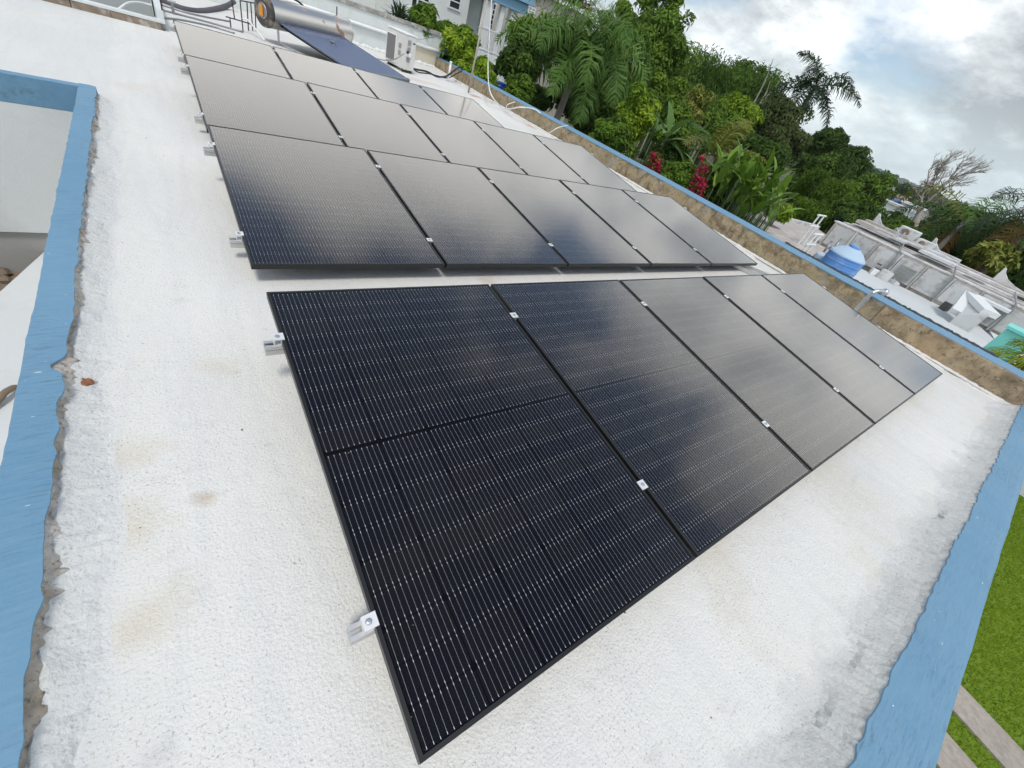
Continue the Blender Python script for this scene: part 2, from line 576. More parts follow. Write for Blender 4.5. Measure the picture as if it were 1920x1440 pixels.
def glass_mat():
    """solar glass: fresnel reflection of the sky over whatever lies below, a little dust"""
    mt, t, b = new_mat('solar_glass')
    t.nodes.remove(b)
    p = world_pos(t)
    out = t.nodes['Material Output']
    gl = t.nodes.new('ShaderNodeBsdfGlossy')
    gl.inputs['Color'].default_value = (1.0, 0.965, 0.93, 1)
    gl.inputs['Roughness'].default_value = 0.10
    tr = t.nodes.new('ShaderNodeBsdfTransparent')
    tr.inputs['Color'].default_value = (0.95, 0.96, 0.97, 1)
    lw = t.nodes.new('ShaderNodeLayerWeight')          # anti-reflective prismatic glass: dark head-on, mirror-like at a glance
    lw.inputs['Blend'].default_value = 0.5
    fac = math_n(t, 'ADD', math_n(t, 'MULTIPLY', math_n(t, 'POWER', lw.outputs['Facing'], 2.9), 0.97), 0.006)
    bm = t.nodes.new('ShaderNodeBump')
    bm.inputs['Strength'].default_value = 0.05
    bm.inputs['Distance'].default_value = 0.003
    t.links.new(noise(t, p, 14, 3, 0.5), bm.inputs['Height'])
    t.links.new(bm.outputs[0], gl.inputs['Normal'])
    mx = t.nodes.new('ShaderNodeMixShader')
    t.links.new(fac, mx.inputs[0])
    t.links.new(tr.outputs[0], mx.inputs[1])
    t.links.new(gl.outputs[0], mx.inputs[2])
    # dust film, specks and a few scratches
    df = t.nodes.new('ShaderNodeBsdfDiffuse')
    df.inputs['Color'].default_value = (0.62, 0.61, 0.58, 1)
    film = ramp(t, noise(t, p, 1.7, 7, 0.68, 0.6), [(0.45, 0.0), (0.85, 0.012)])
    mp = t.nodes.new('ShaderNodeMapping')
    mp.inputs['Rotation'].default_value = (0, 0, 0.35)
    mp.inputs['Scale'].default_value = (1.0, 14.0, 1.0)
    t.links.new(p, mp.inputs[0])
    scr = ramp(t, noise(t, mp.outputs[0], 3.2, 9, 0.75, 0.1), [(0.69, 0.0), (0.82, 0.10)])
    spk = ramp(t, noise(t, p, 85, 1, 0.4), [(0.80, 0.0), (0.83, 0.32)])
    d = math_n(t, 'ADD', math_n(t, 'ADD', film, scr), spk, True)
    m2 = t.nodes.new('ShaderNodeMixShader')
    t.links.new(d, m2.inputs[0])
    t.links.new(mx.outputs[0], m2.inputs[1])
    t.links.new(df.outputs[0], m2.inputs[2])
    t.links.new(m2.outputs[0], out.inputs['Surface'])


glass_mat()


def cell_mat():
    mt, t, b = new_mat('silicon_cell')
    oi = t.nodes.new('ShaderNodeObjectInfo')
    p = coords(t)
    c = mix(t, oi.outputs['Random'], (0.0050, 0.0058, 0.0105), (0.0096, 0.0098, 0.0115))
    t.links.new(c, b.inputs['Base Color'])
    b.inputs['Roughness'].default_value = 0.6
    b.inputs['Specular IOR Level'].default_value = 0.02


cell_mat()


def leaf_mat(name, dark, light, trans=0.3, rough=0.45):
    mt, t, b = new_mat(name)
    at_ = t.nodes.new('ShaderNodeAttribute')
    at_.attribute_name = 'tint'
    c = mix(t, at_.outputs['Fac'], dark, light)
    t.links.new(c, b.inputs['Base Color'])
    b.inputs['Roughness'].default_value = rough
    b.inputs['Specular IOR Level'].default_value = 0.14
    tl = t.nodes.new('ShaderNodeBsdfTranslucent')
    t.links.new(mix(t, 0.5, c, (0.10, 0.16, 0.01)), tl.inputs['Color'])
    mx = t.nodes.new('ShaderNodeMixShader')
    mx.inputs[0].default_value = trans
    out = t.nodes['Material Output']
    t.links.new(b.outputs[0], mx.inputs[1])
    t.links.new(tl.outputs[0], mx.inputs[2])
    t.links.new(mx.outputs[0], out.inputs['Surface'])
    return mt


leaf_mat('leaf_dark', (0.0236, 0.0531, 0.0094), (0.0944, 0.1711, 0.0236))
leaf_mat('leaf_mid', (0.0472, 0.1038, 0.0118), (0.1829, 0.3009, 0.033))
leaf_mat('leaf_bright', (0.1003, 0.1947, 0.0118), (0.354, 0.4838, 0.0378))
leaf_mat('leaf_yellow', (0.14, 0.18, 0.03), (0.36, 0.36, 0.08))
leaf_mat('leaf_palm', (0.03, 0.085, 0.016), (0.115, 0.215, 0.045), 0.25, 0.35)
leaf_mat('leaf_palm_dark', (0.018, 0.035, 0.018), (0.055, 0.09, 0.035), 0.2, 0.4)
leaf_mat('leaf_palm_yellow', (0.09, 0.12, 0.02), (0.28, 0.27, 0.06), 0.3)
leaf_mat('leaf_palm_gold', (0.14, 0.21, 0.01), (0.42, 0.46, 0.03), 0.35)
leaf_mat('leaf_bamboo', (0.0354, 0.0826, 0.0118), (0.118, 0.2183, 0.0283))
leaf_mat('leaf_banana', (0.08, 0.16, 0.04), (0.20, 0.33, 0.10), 0.35, 0.4)
leaf_mat('leaf_heliconia', (0.06, 0.14, 0.016), (0.25, 0.40, 0.06), 0.3, 0.35)
leaf_mat('leaf_dry', (0.20, 0.09, 0.03), (0.34, 0.22, 0.08), 0.2, 0.8)
leaf_mat('leaf_far', (0.0472, 0.0885, 0.0354), (0.118, 0.177, 0.059), 0.2)
leaf_mat('flower_magenta', (0.42, 0.01, 0.05), (0.62, 0.03, 0.12), 0.3)
leaf_mat('grass_blade', (0.16, 0.26, 0.010), (0.34, 0.45, 0.03), 0.35, 0.5)

# ------------------------------------------------------------------ ground, lawn, paths, hills


def ground_z(x, y):
    d = math.hypot(x, y)
    z = -3.2
    if d > 40:
        z -= min(3.5, (d - 40) * 0.02)
    hill = max(0.0, min(1.0, (y - 32 - 0.25 * max(0, x)) / 60.0))
    z += 9.0 * hill * hill * max(0.0, 1.0 - max(0.0, x - 40) / 80.0)
    return z


def build_ground():
    rng = np.random.RandomState(3)
    xs = [-3000, -1500, -600, -250, -120, -60, -40, -25] + list(range(-15, 70, 4)) + [80, 100, 130, 170, 230, 320, 450, 700, 1100, 1700, 2600, 4000]
    ys = [-3000, -1500, -600, -250, -120, -60, -40, -25] + list(range(-15, 110, 4)) + [125, 150, 200, 280, 400, 600, 900, 1400, 2200, 4000]
    mb = MB()
    for y in ys:
        for x in xs:
            mb.v.append((x, y, ground_z(x, y)))
    nx = len(xs)
    for j in range(len(ys) - 1):
        for i in range(nx - 1):
            a = j * nx + i
            mb.f.append((a, a + 1, a + nx + 1, a + nx))
    o = mb.build('ground', 'ground_cover', smooth=True)
    structure(o)


mt, t, b = new_mat('ground_cover')
p = world_pos(t)
c = mix(t, ramp(t, noise(t, p, 0.09, 6, 0.65), [(0.38, 0.0), (0.6, 1.0)]), (0.035, 0.06, 0.018), (0.10, 0.12, 0.045))
c = mix(t, ramp(t, noise(t, p, 0.6, 6, 0.65), [(0.55, 0.0), (0.7, 0.7)]), c, (0.14, 0.11, 0.07))
t.links.new(c, b.inputs['Base Color'])
b.inputs['Roughness'].default_value = 0.95
build_ground()

mt, t, b = new_mat('lawn_soil')
p = world_pos(t)
c = mix(t, noise(t, p, 7, 6, 0.6), (0.11, 0.19, 0.008), (0.16, 0.25, 0.014))
t.links.new(c, b.inputs['Base Color'])
b.inputs['Roughness'].default_value = 0.95

mt, t, b = new_mat('forest_hill')
p = world_pos(t)
c = mix(t, noise(t, p, 0.02, 6, 0.7), (0.022, 0.042, 0.016), (0.055, 0.085, 0.03))
c = mix(t, ramp(t, noise(t, p, 0.05, 3, 0.6), [(0.66, 0.0), (0.72, 0.6)]), c, (0.5, 0.47, 0.42))
t.links.new(c, b.inputs['Base Color'])
b.inputs['Roughness'].default_value = 0.95

LAWN_Z = -3.05
mb = MB()
mb.box((-2, -14, LAWN_Z - 0.15), (24, -0.9, LAWN_Z))
structure(mb.build('lawn', 'lawn_soil'))


def grass_blades():
    rng = np.random.RandomState(8)
    n = 150000
    x = rng.uniform(4.6, 15.0, n)
    y = -0.95 - 4.2 * rng.rand(n) ** 1.3
    keep = np.ones(n, bool)
    for q in PATHS:
        d = (x - q[0][0]) * q[1][0] + (y - q[0][1]) * q[1][1]
        keep &= ~((d > 0.0) & (d < q[2]))
    x, y = x[keep], y[keep]
    n = len(x)
    h = rng.uniform(0.02, 0.045, n)
    a = rng.uniform(0, 2 * np.pi, n)
    w = rng.uniform(0.003, 0.007, n)
    lx, ly = rng.normal(0, 0.014, n), rng.normal(0, 0.014, n)
    z0 = np.full(n, LAWN_Z)
    V = np.stack([np.stack([x - np.cos(a) * w, y - np.sin(a) * w, z0], 1), np.stack([x + np.cos(a) * w, y + np.sin(a) * w, z0], 1),
                  np.stack([x + lx, y + ly, z0 + h], 1)], 1).reshape(-1, 3)
    F = np.arange(3 * n).reshape(-1, 3)
    o = mesh_np('grass', V, F, 'grass_blade', tint=np.repeat(np.clip(rng.normal(0.5, 0.25, n), 0, 1), 3))
    tag(o, 'short bright green lawn grass below the blue parapet', 'grass', kind='stuff')


def mesh_np(name, V, F, mat, parent=None, tint=None, smooth=False):
    """V (n,3), F (m,k) arrays to a mesh object"""
    V = np.asarray(V, np.float32)
    F = np.asarray(F, np.int32)
    me = bpy.data.meshes.new(name)
    k = F.shape[1]
    me.vertices.add(len(V))
    me.vertices.foreach_set('co', V.ravel())
    me.loops.add(F.size)
    me.loops.foreach_set('vertex_index', F.ravel())
    me.polygons.add(len(F))
    me.polygons.foreach_set('loop_start', np.arange(0, F.size, k, dtype=np.int32))
    me.polygons.foreach_set('loop_total', np.full(len(F), k, np.int32))
    me.polygons.foreach_set('use_smooth', np.full(len(F), bool(smooth)))
    if tint is not None:
        a = me.attributes.new('tint', 'FLOAT', 'POINT')
        a.data.foreach_set('value', np.asarray(tint, np.float32))
    me.update()
    me.validate()
    return link(name, me, mat, parent)


# concrete strips in the lawn (direction of the strips taken along the lawn plane)
PATHS = []
a0, a1 = at_z(1807, 1295, LAWN_Z), at_z(1920, 1415, LAWN_Z)
b0 = at_z(1795, 1345, LAWN_Z)
dv = (a1 - a0) / np.linalg.norm(a1 - a0)
nv = np.array([dv[1], -dv[0], 0])
if nv @ (b0 - a0) < 0:
    nv = -nv
wid = float(nv @ (b0 - a0))
gap0 = float(nv @ (at_z(1780, 1385, LAWN_Z) - a0))
for k, off in enumerate((0.0, gap0)):
    o0 = a0 + nv * off
    mb = MB()
    e0, e1 = o0 - dv * 2.2, o0 + dv * 9
    for (s0, s1) in ((0.0, 0.4985), (0.5, 1.0)):
        q0, q1 = e0 + (e1 - e0) * s0, e0 + (e1 - e0) * s1
        bb = len(mb.v)
        for z in (LAWN_Z - 0.05, LAWN_Z + 0.03):
            for qq in (q0, q1, q1 + nv * wid, q0 + nv * wid):
                mb.v.append((qq[0], qq[1], z))
        for f in ((0, 1, 2, 3), (4, 7, 6, 5), (0, 4, 5, 1), (1, 5, 6, 2), (2, 6, 7, 3), (3, 7, 4, 0)):
            mb.f.append(tuple(bb + i for i in f))
    structure(mb.build('path', 'path_concrete'))
    PATHS.append((o0, nv, wid))
grass_blades()


def ridge(name, pts, dist, seed, depth=500.0):
    """far wooded ridge: skyline points (u, v) at a real distance"""
    rng = np.random.RandomState(seed)
    top = []
    for (u, v) in pts:
        q = at(u, v, dist)
        top.append(q)
    T = np.array(spline(top, 24))
    n = len(T)
    d = T[:, :2] - CAM[:2]
    d /= np.linalg.norm(d, axis=1, keepdims=True)
    rows = []
    prof = [(-1.0, 0.0), (-0.7, 0.25), (-0.45, 0.55), (-0.2, 0.86), (0.0, 1.0), (0.35, 0.7), (1.0, 0.0)]
    for (o, hgt) in prof:
        base = -8.0
        z = base + (T[:, 2] - base) * hgt + rng.normal(0, 2.0 if 0 < hgt < 1 else 0.0, n)
        if hgt == 1.0:
            z = z + rng.normal(0, 1.5, n)
        rows.append(np.column_stack([T[:, :2] + d * (o * depth), z]))
    V = np.concatenate(rows)
    F = []
    for j in range(len(prof) - 1):
        for i in range(n - 1):
            a = j * n + i
            F.append((a, a + 1, a + n + 1, a + n))
    o = mesh_np(name, V, F, 'forest_hill', smooth=False)
    structure(o)


ridge('hill', [(1380, 215), (1500, 262), (1560, 283), (1610, 298), (1660, 320), (1710, 341), (1760, 366), (1830, 391), (1880, 408), (1915, 424), (2000, 462), (2100, 505), (2250, 565)], 2400, 5)
ridge('hill', [(1300, 170), (1480, 262), (1600, 306), (1700, 350), (1800, 388), (1860, 405), (1930, 436), (2060, 490), (2200, 548)], 1500, 9, 300)

# ------------------------------------------------------------------ our roof
XL, YN = -0.60, -0.58       # inner foot of left and near parapet


def wall_x(y):
    return float(np.interp(y, [-1, 2, 5.5, 10, 17], [6.56, 6.60, 6.77, 6.83, 6.93]))


def build_roof():
    mb = MB()
    ys = [YN, 0.4, 1.4, 2.4, 3.4, 4.4, 5.30]
    for y0, y1 in zip(ys[:-1], ys[1:]):
        mb.quad((XL, y0, 0), (wall_x(y0), y0, 0), (wall_x(y1), y1, 0), (XL, y1, 0))
    ys = [5.30, 6.5, 8, 9.42]
    for y0, y1 in zip(ys[:-1], ys[1:]):
        mb.quad((-9, y0, 0), (wall_x(y0), y0, 0), (wall_x(y1), y1, 0), (-9, y1, 0))
    ys = [9.42, 11, 12.6, 14.0, 15.05]
    for y0, y1 in zip(ys[:-1], ys[1:]):
        mb.quad((-0.02, y0, 0), (wall_x(y0), y0, 0), (wall_x(y1), y1, 0), (-0.02, y1, 0))
    mb.quad((-9, 14.5, -0.004), (-0.02, 14.5, -0.004), (-0.02, 22, -0.004), (-9, 22, -0.004))
    mb.quad((-0.02, 15.05, 0), (0.9, 15.05, 0), (0.9, 22, 0), (-0.02, 22, 0))
    structure(mb.build('roof', 'roof_white'))


build_roof()


def ragged(n, amp, seed, big=0.0):
    rng = np.random.RandomState(seed)
    a = rng.normal(0, 1, n)
    a = np.convolve(a, [0.25, 0.5, 0.25], 'same') * amp
    b2 = np.interp(np.arange(n), np.linspace(0, n, max(3, n // 9)), rng.normal(0, 1, max(3, n // 9))) * big
    return a + b2


def strip(profile, n, length_fn, mat, name, parent, seed, jit=0.004, smooth=False):
    """loft of a cross-section along a run. profile: list of (across, z, jitter) ; length_fn(i, across, z) -> xyz"""
    rng = np.random.RandomState(seed)
    V = []
    for (ac, z, jt, edge) in profile:
        j1 = rng.normal(0, 1, n) * jt
        j2 = rng.normal(0, 1, n) * jt
        for i in range(n):
            e = edge[i] if edge is not None else 0.0
            V.append(length_fn(i, ac + e + j1[i], z + j2[i] * 0.6))
    F = []
    for k in range(len(profile) - 1):
        for i in range(n - 1):
            a = k * n + i
            F.append((a, a + 1, a + n + 1, a + n))
    return mesh_np(name, V, F, mat, parent, smooth=smooth)


def left_parapet():
    t0 = thing('roof_parapet', 'low blue topped kerb with a crumbling edge beside the open light well', 'parapet', (0, 0, 0))
    n = 330
    ys = np.linspace(-0.845, 5.262, n)
    H = 0.085
    edge = ragged(n, 0.0045, 4, 0.0035)
    # the broken bite out of the edge
    edge -= 0.034 * np.exp(-((ys - 1.62) / 0.035) ** 2) + 0.016 * np.exp(-((ys - 1.40) / 0.05) ** 2)
    edge -= 0.01 * np.exp(-((ys - 0.55) / 0.12) ** 2)
    f = lambda i, a, z: (a, ys[i], z)
    void = ragged(n, 0.0015, 6, 0.001)
    # blue cap with a paint skin thickness
    strip([(-0.762, -0.12, 0.0, None), (-0.762, H - 0.003, 0.0, void), (-0.757, H, 0.0, void), (-0.70, H + 0.001, 0.0004, None), (-0.655, H, 0.0, edge), (-0.656, H - 0.008, 0.0, edge)], n, f, 'blue_paint', 'cap', t0, 1)
    # raw concrete flank
    e2 = ragged(n, 0.005, 14, 0.006)
    strip([(-0.664, H - 0.006, 0.001, edge), (-0.652, H * 0.62, 0.005, e2), (-0.638, H * 0.33, 0.005, e2), (-0.622, 0.012, 0.005, e2 * 1.6)], n, f, 'grey_concrete', 'flank', t0, 2)
    # white waterproof coving lapped onto it
    e3 = ragged(n, 0.007, 21, 0.012)
    e4 = ragged(n, 0.004, 22, 0.02)
    strip([(-0.664, 0.046, 0.002, None), (-0.649, 0.050, 0.003, e3 * 0.8), (-0.622, 0.032, 0.003, e3 * 0.7), (-0.588, 0.014, 0.003, e4 * 0.5), (-0.560, 0.003, 0.0006, e4), (-0.535, -0.0015, 0.0, e4)], n, f, 'coving_white', 'coving', t0, 3)
    # rusty lump where the edge broke
    mb = MB()
    rng = random.Random(5)
    c0 = at_z(147, 722, 0.02)
    for k in range(9):
        x, y = c0[0] + rng.uniform(-0.03, 0.03), c0[1] + rng.uniform(-0.02, 0.02)
        r = rng.uniform(0.008, 0.016)
        mb.lathe([(r * 0.5, 0.0), (r, 0.012), (r * 0.8, 0.024), (r * 0.3, 0.03)], 6, Matrix.Translation((x, y, 0.004)) @ Matrix.Rotation(rng.uniform(-.5, .5), 4, 'X'))
    mb.build('broken_concrete', 'rust_crumb', t0)
    # far return, running left
    n2 = 150
    xs = np.linspace(-0.66, -9, n2)
    g = lambda i, a, z: (xs[i], a, z)
    ed = ragged(n2, 0.003, 9, 0.004)
    strip([(5.262, -0.115, 0.0, None), (5.262, H - 0.003, 0.0, None), (5.268, H, 0.0, None), (5.34, H, 0.0005, ed), (5.352, H * 0.8, 0.001, ed), (5.375, -0.002, 0.002, ed)], n2, g, 'blue_paint', 'cap', t0, 6)
    # rounded corner block
    mb = MB()
    seg = 10
    pts = [(-0.762, 5.262), (-0.655, 5.262)] + [(-0.655 - 0.05 + 0.05 * math.cos(a) , 5.30 + 0.05 * math.sin(a)) for a in np.linspace(0, math.pi / 2, seg)] + [(-0.762, 5.35)]
    b0 = len(mb.v)
    for z in (-0.004, H + 0.0015):
        mb.v += [(x, y, z) for x, y in pts]
    k = len(pts)
    mb.f.append(tuple(range(k, 2 * k)))
    for i in range(k):
        mb.f.append((i, (i + 1) % k, k + (i + 1) % k, k + i))
    mb.build('corner', 'blue_paint', t0)


plain('rust_crumb', (0.30, 0.13, 0.06), 0.95, var=0.4, scale=60, bstr=0.8, bscale=90)
left_parapet()


def near_parapet():
    t0 = thing('roof_parapet', 'broad sky blue parapet edge above the green lawn', 'parapet')
    n = 420
    xs = np.linspace(-0.65, 7.05, n)
    H = 0.085
    f = lambda i, a, z: (xs[i], a, z)
    e = ragged(n, 0.005, 31, 0.0035)
    strip([(-0.650, H - 0.006, 0.0, e), (-0.652, H, 0.0, e), (-0.73, H + 0.002, 0.0006, None), (-0.800, H, 0.0, ragged(n, 0.0006, 2, 0.002)), (-0.8435, H - 0.022, 0.0, ragged(n, 0.0006, 3, 0.0015)), (-0.8445, H - 0.035, 0.0, None), (-0.8445, -0.35, 0.0, None)], n, f, 'blue_paint', 'cap', t0, 31)
    e2 = ragged(n, 0.007, 33, 0.03)
    strip([(-0.657, H - 0.004, 0.003, e), (-0.625, H * 0.62, 0.004, None), (-0.585, 0.030, 0.004, None), (-0.54, 0.012, 0.004, e2 * 0.5), (-0.50, 0.003, 0.0008, e2), (-0.475, -0.0015, 0.0, e2)], n, f, 'coving_grey', 'coving', t0, 35)


STAINS = []
roof_coating('coving_grey', (0.745, 0.742, 0.70), 1.0, True)
near_parapet()


def right_parapet():
    t0 = thing('roof_parapet', 'brown stained concrete upstand wall capped with light blue paint', 'parapet')
    n = 520
    ys = np.linspace(-0.85, 15.1, n)
    H = 0.29
    wx = np.array([wall_x(y) for y in ys])
    f = lambda i, a, z: (wx[i] + a, ys[i], z)
    e = ragged(n, 0.006, 41, 0.006)
    W = 0.40
    strip([(0.012, H - 0.014, 0.0, e), (0.008, H, 0.0, e), (0.2, H + 0.003, 0.0005, None), (W, H, 0.0, ragged(n, 0.001, 5, 0.002)), (W + 0.004, H - 0.02, 0.0, None), (W + 0.004, -0.5, 0.0, None)], n, f, 'blue_paint', 'cap', t0, 41)
    # face: old olive part and the nearer brown render, one standing proud of the other
    k = int(np.searchsorted(ys, 0.94))
    wig = ragged(n, 0.004, 43, 0.006)
    for (i0, i1, off, mat, nm) in ((0, k, -0.004, 'brown_concrete', 'render'), (k - 1, n, 0.012, 'olive_concrete', 'render')):
        idx = np.arange(i0, i1)
        g = lambda i, a, z, idx=idx: (wx[idx[i]] + a, ys[idx[i]], z)
        w2 = wig[idx]
        strip([(off + 0.02, H - 0.003, 0.0, None), (off, H - 0.012, 0.001, w2), (off - 0.003, H * 0.66, 0.0012, w2 * 0.6), (off - 0.006, H * 0.33, 0.0012, w2 * 0.5), (off - 0.01, 0.0, 0.001, w2 * 0.5)], len(idx), g, mat, nm, t0, 44)
    # white sealant fillet at the foot
    e3 = ragged(n, 0.012, 45, 0.02)
    e5 = ragged(n, 0.008, 47, 0.012)
    strip([(-0.004, 0.035, 0.006, None), (-0.02, 0.030, 0.004, e5 * 0.5), (-0.05, 0.016, 0.004, e3 * 0.6), (-0.085, 0.007, 0.003, e3), (-0.10, -0.004, 0.0, e3)], n, f, 'coving_white', 'coving', t0, 46)
    mb = MB()                      # dark crack line along the fillet
    pts = [(wall_x(y) - 0.065 + 0.008 * math.sin(y * 7), y, 0.0125) for y in np.linspace(-0.4, 14.9, 160)]
    mb.tube(pts, 0.006, 5)
    mb.build('crack', 'stained_top', t0)


right_parapet()

# tar seam between our wall and the neighbouring roof
mb = MB()
rng = np.random.RandomState(77)
ys_ = np.linspace(-0.2, 2.6, 120)
V, F = [], []
for i, y in enumerate(ys_):
    x0 = wall_x(y) + 0.403
    w0 = 0.10 + rng.normal(0, 0.012)
    V += [(x0 - 0.03 + rng.normal(0, 0.012), y, 0.2965), (x0 + w0 * 0.6, y, 0.300 + rng.normal(0, .003)), (x0 + w0, y, 0.25)]
for i in range(len(ys_) - 1):
    for k in range(2):
        a = i * 3 + k
        F.append((a, a + 1, a + 4, a + 3))
o = mesh_np('tar_seam', V, F, 'asphalt_tar')
tag(o, 'ragged black tar seam along the outside of the blue capped wall', 'tar seam')


def light_well():
    t0 = thing('light_well', 'open light well with pale stucco walls and dirty floor', 'light well', (-2, 3, -2.2))
    inv = Matrix.Translation((2, -3, 2.2))
    mb = MB()
    mb.box((-9, 5.264, -1.2), (-0.7, 5.42, -0.118), inv)
    mb.build('wall', 'pale_stucco', t0)
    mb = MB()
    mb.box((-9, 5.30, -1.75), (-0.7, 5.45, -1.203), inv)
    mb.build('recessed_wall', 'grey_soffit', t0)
    mb = MB()
    mb.box((-0.756, -0.84, -3.2), (-0.70, 5.2, -0.121), inv)
    mb.build('wall', 'pale_stucco', t0)
    mb = MB()
    mb.box((-4.2, -0.84, -3.2), (-4.0, 5.26, 0.0), inv)
    mb.build('wall', 'pale_stucco', t0)
    mb = MB()
    mb.box((-4.0, -0.84, -1.9), (-0.76, 5.3, -1.62), inv)
    mb.build('floor', 'brown_dirt', t0)
    # ledge at mid height with a slanting outer edge
    z = -1.40
    p0, p1 = at_z(83, 472, z), at_z(0, 547, z)
    d = (p1 - p0)
    far, near = p0 - d * 0.05, p0 + d * 3.2
    mb = MB()
    pts = [(far[0], far[1]), (near[0], near[1]), (near[0], -0.8), (-0.758, -0.8), (-0.758, far[1])]
    k = len(pts)
    for zz in (z - 0.12, z):
        mb.v += [tuple(inv @ Vector((x, y, zz))) for x, y in pts]
    mb.f.append(tuple(range(k, 2 * k)))
    mb.f.append(tuple(reversed(range(k))))
    for i in range(k):
        mb.f.append((i, (i + 1) % k, k + (i + 1) % k, k + i))
    mb.build('ledge', 'pale_stucco', t0)
    return z


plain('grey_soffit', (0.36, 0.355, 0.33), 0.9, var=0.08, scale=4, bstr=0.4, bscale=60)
LEDGE_Z = light_well()
# dry stick on the ledge
mb = MB()
s0, s1 = at_z(-30, 775, LEDGE_Z + 0.02), at_z(31, 724, LEDGE_Z + 0.03)
mid = (s0 + s1) / 2 + np.array([0.02, 0.02, 0.03])
mb.tube(spline([s0, mid, s1], 5), [0.026] * 5 + [0.02] * 5 + [0.012], 8)
tag(mb.build('dry_stick', 'stick_wood', smooth=True), 'bent dry brown stick lying on the pale ledge of the light well', 'stick')

# rubble along the floor of the light well
rng = random.Random(12)
for k in range(14):
    q = at_z(rng.uniform(-40, 70), rng.uniform(500, 545), -1.62)
    mb = MB()
    r = rng.uniform(0.03, 0.07)
    mb.lathe([(r * 0.6, -0.01), (r, r * 0.35), (r * 0.7, r * 0.8), (r * 0.2, r)], 6, Matrix.Translation(tuple(q)) @ Matrix.Rotation(rng.uniform(-.6, .6), 4, 'X') @ Matrix.Rotation(rng.uniform(0, 6), 4, 'Z'))
    tag(mb.build('rubble', 'brown_dirt'), 'brown lump of rubble on the light well floor', 'rubble', 'rubble on the light well floor')


def own_building():
    t0 = thing('flat_roofed_house', 'walls of the flat roofed house below the near parapet', 'house')
    mb = MB()
    mb.box((-0.69, -0.838, -3.3), (7.0, -0.70, -0.34))
    mb.build('wall', 'pale_stucco', t0)
    mb = MB()
    mb.box((6.95, -0.80, -3.3), (7.0, 15, -0.45))
    mb.build('wall', 'pale_stucco', t0)


own_building()

# ------------------------------------------------------------------ solar panels
PW, PL, GAP = 1.134, 1.722, 0.020
PITCH = PW + GAP
ROWS = [  # origin of the near left corner (frame top), tilt in degrees, number of panels, rail positions up the slope
    ((0.0, 0.0, 0.12), 5.784, 5, (0.326, 1.435)),
    ((0.009, 2.254, 0.125), 5.859, 5, (0.286, 1.40)),
    ((0.031, 4.503, 0.121), 6.505, 5, (0.282, 1.395)),
    ((0.058, 6.639, 0.122), 5.973, 4, (0.404, 1.528)),
]
CW, CH, CG, MIDG = 0.1812, 0.0914, 0.0024, 0.012
CGX = 0.0036
CX0 = (PW - 6 * CW - 5 * CGX) / 2
CY0 = (PL - 18 * CH - 16 * CG - MIDG) / 2


def cell_xy(i, j):
    return CX0 + i * (CW + CGX), CY0 + j * (CH + CG) + (MIDG - CG if j >= 9 else 0.0)


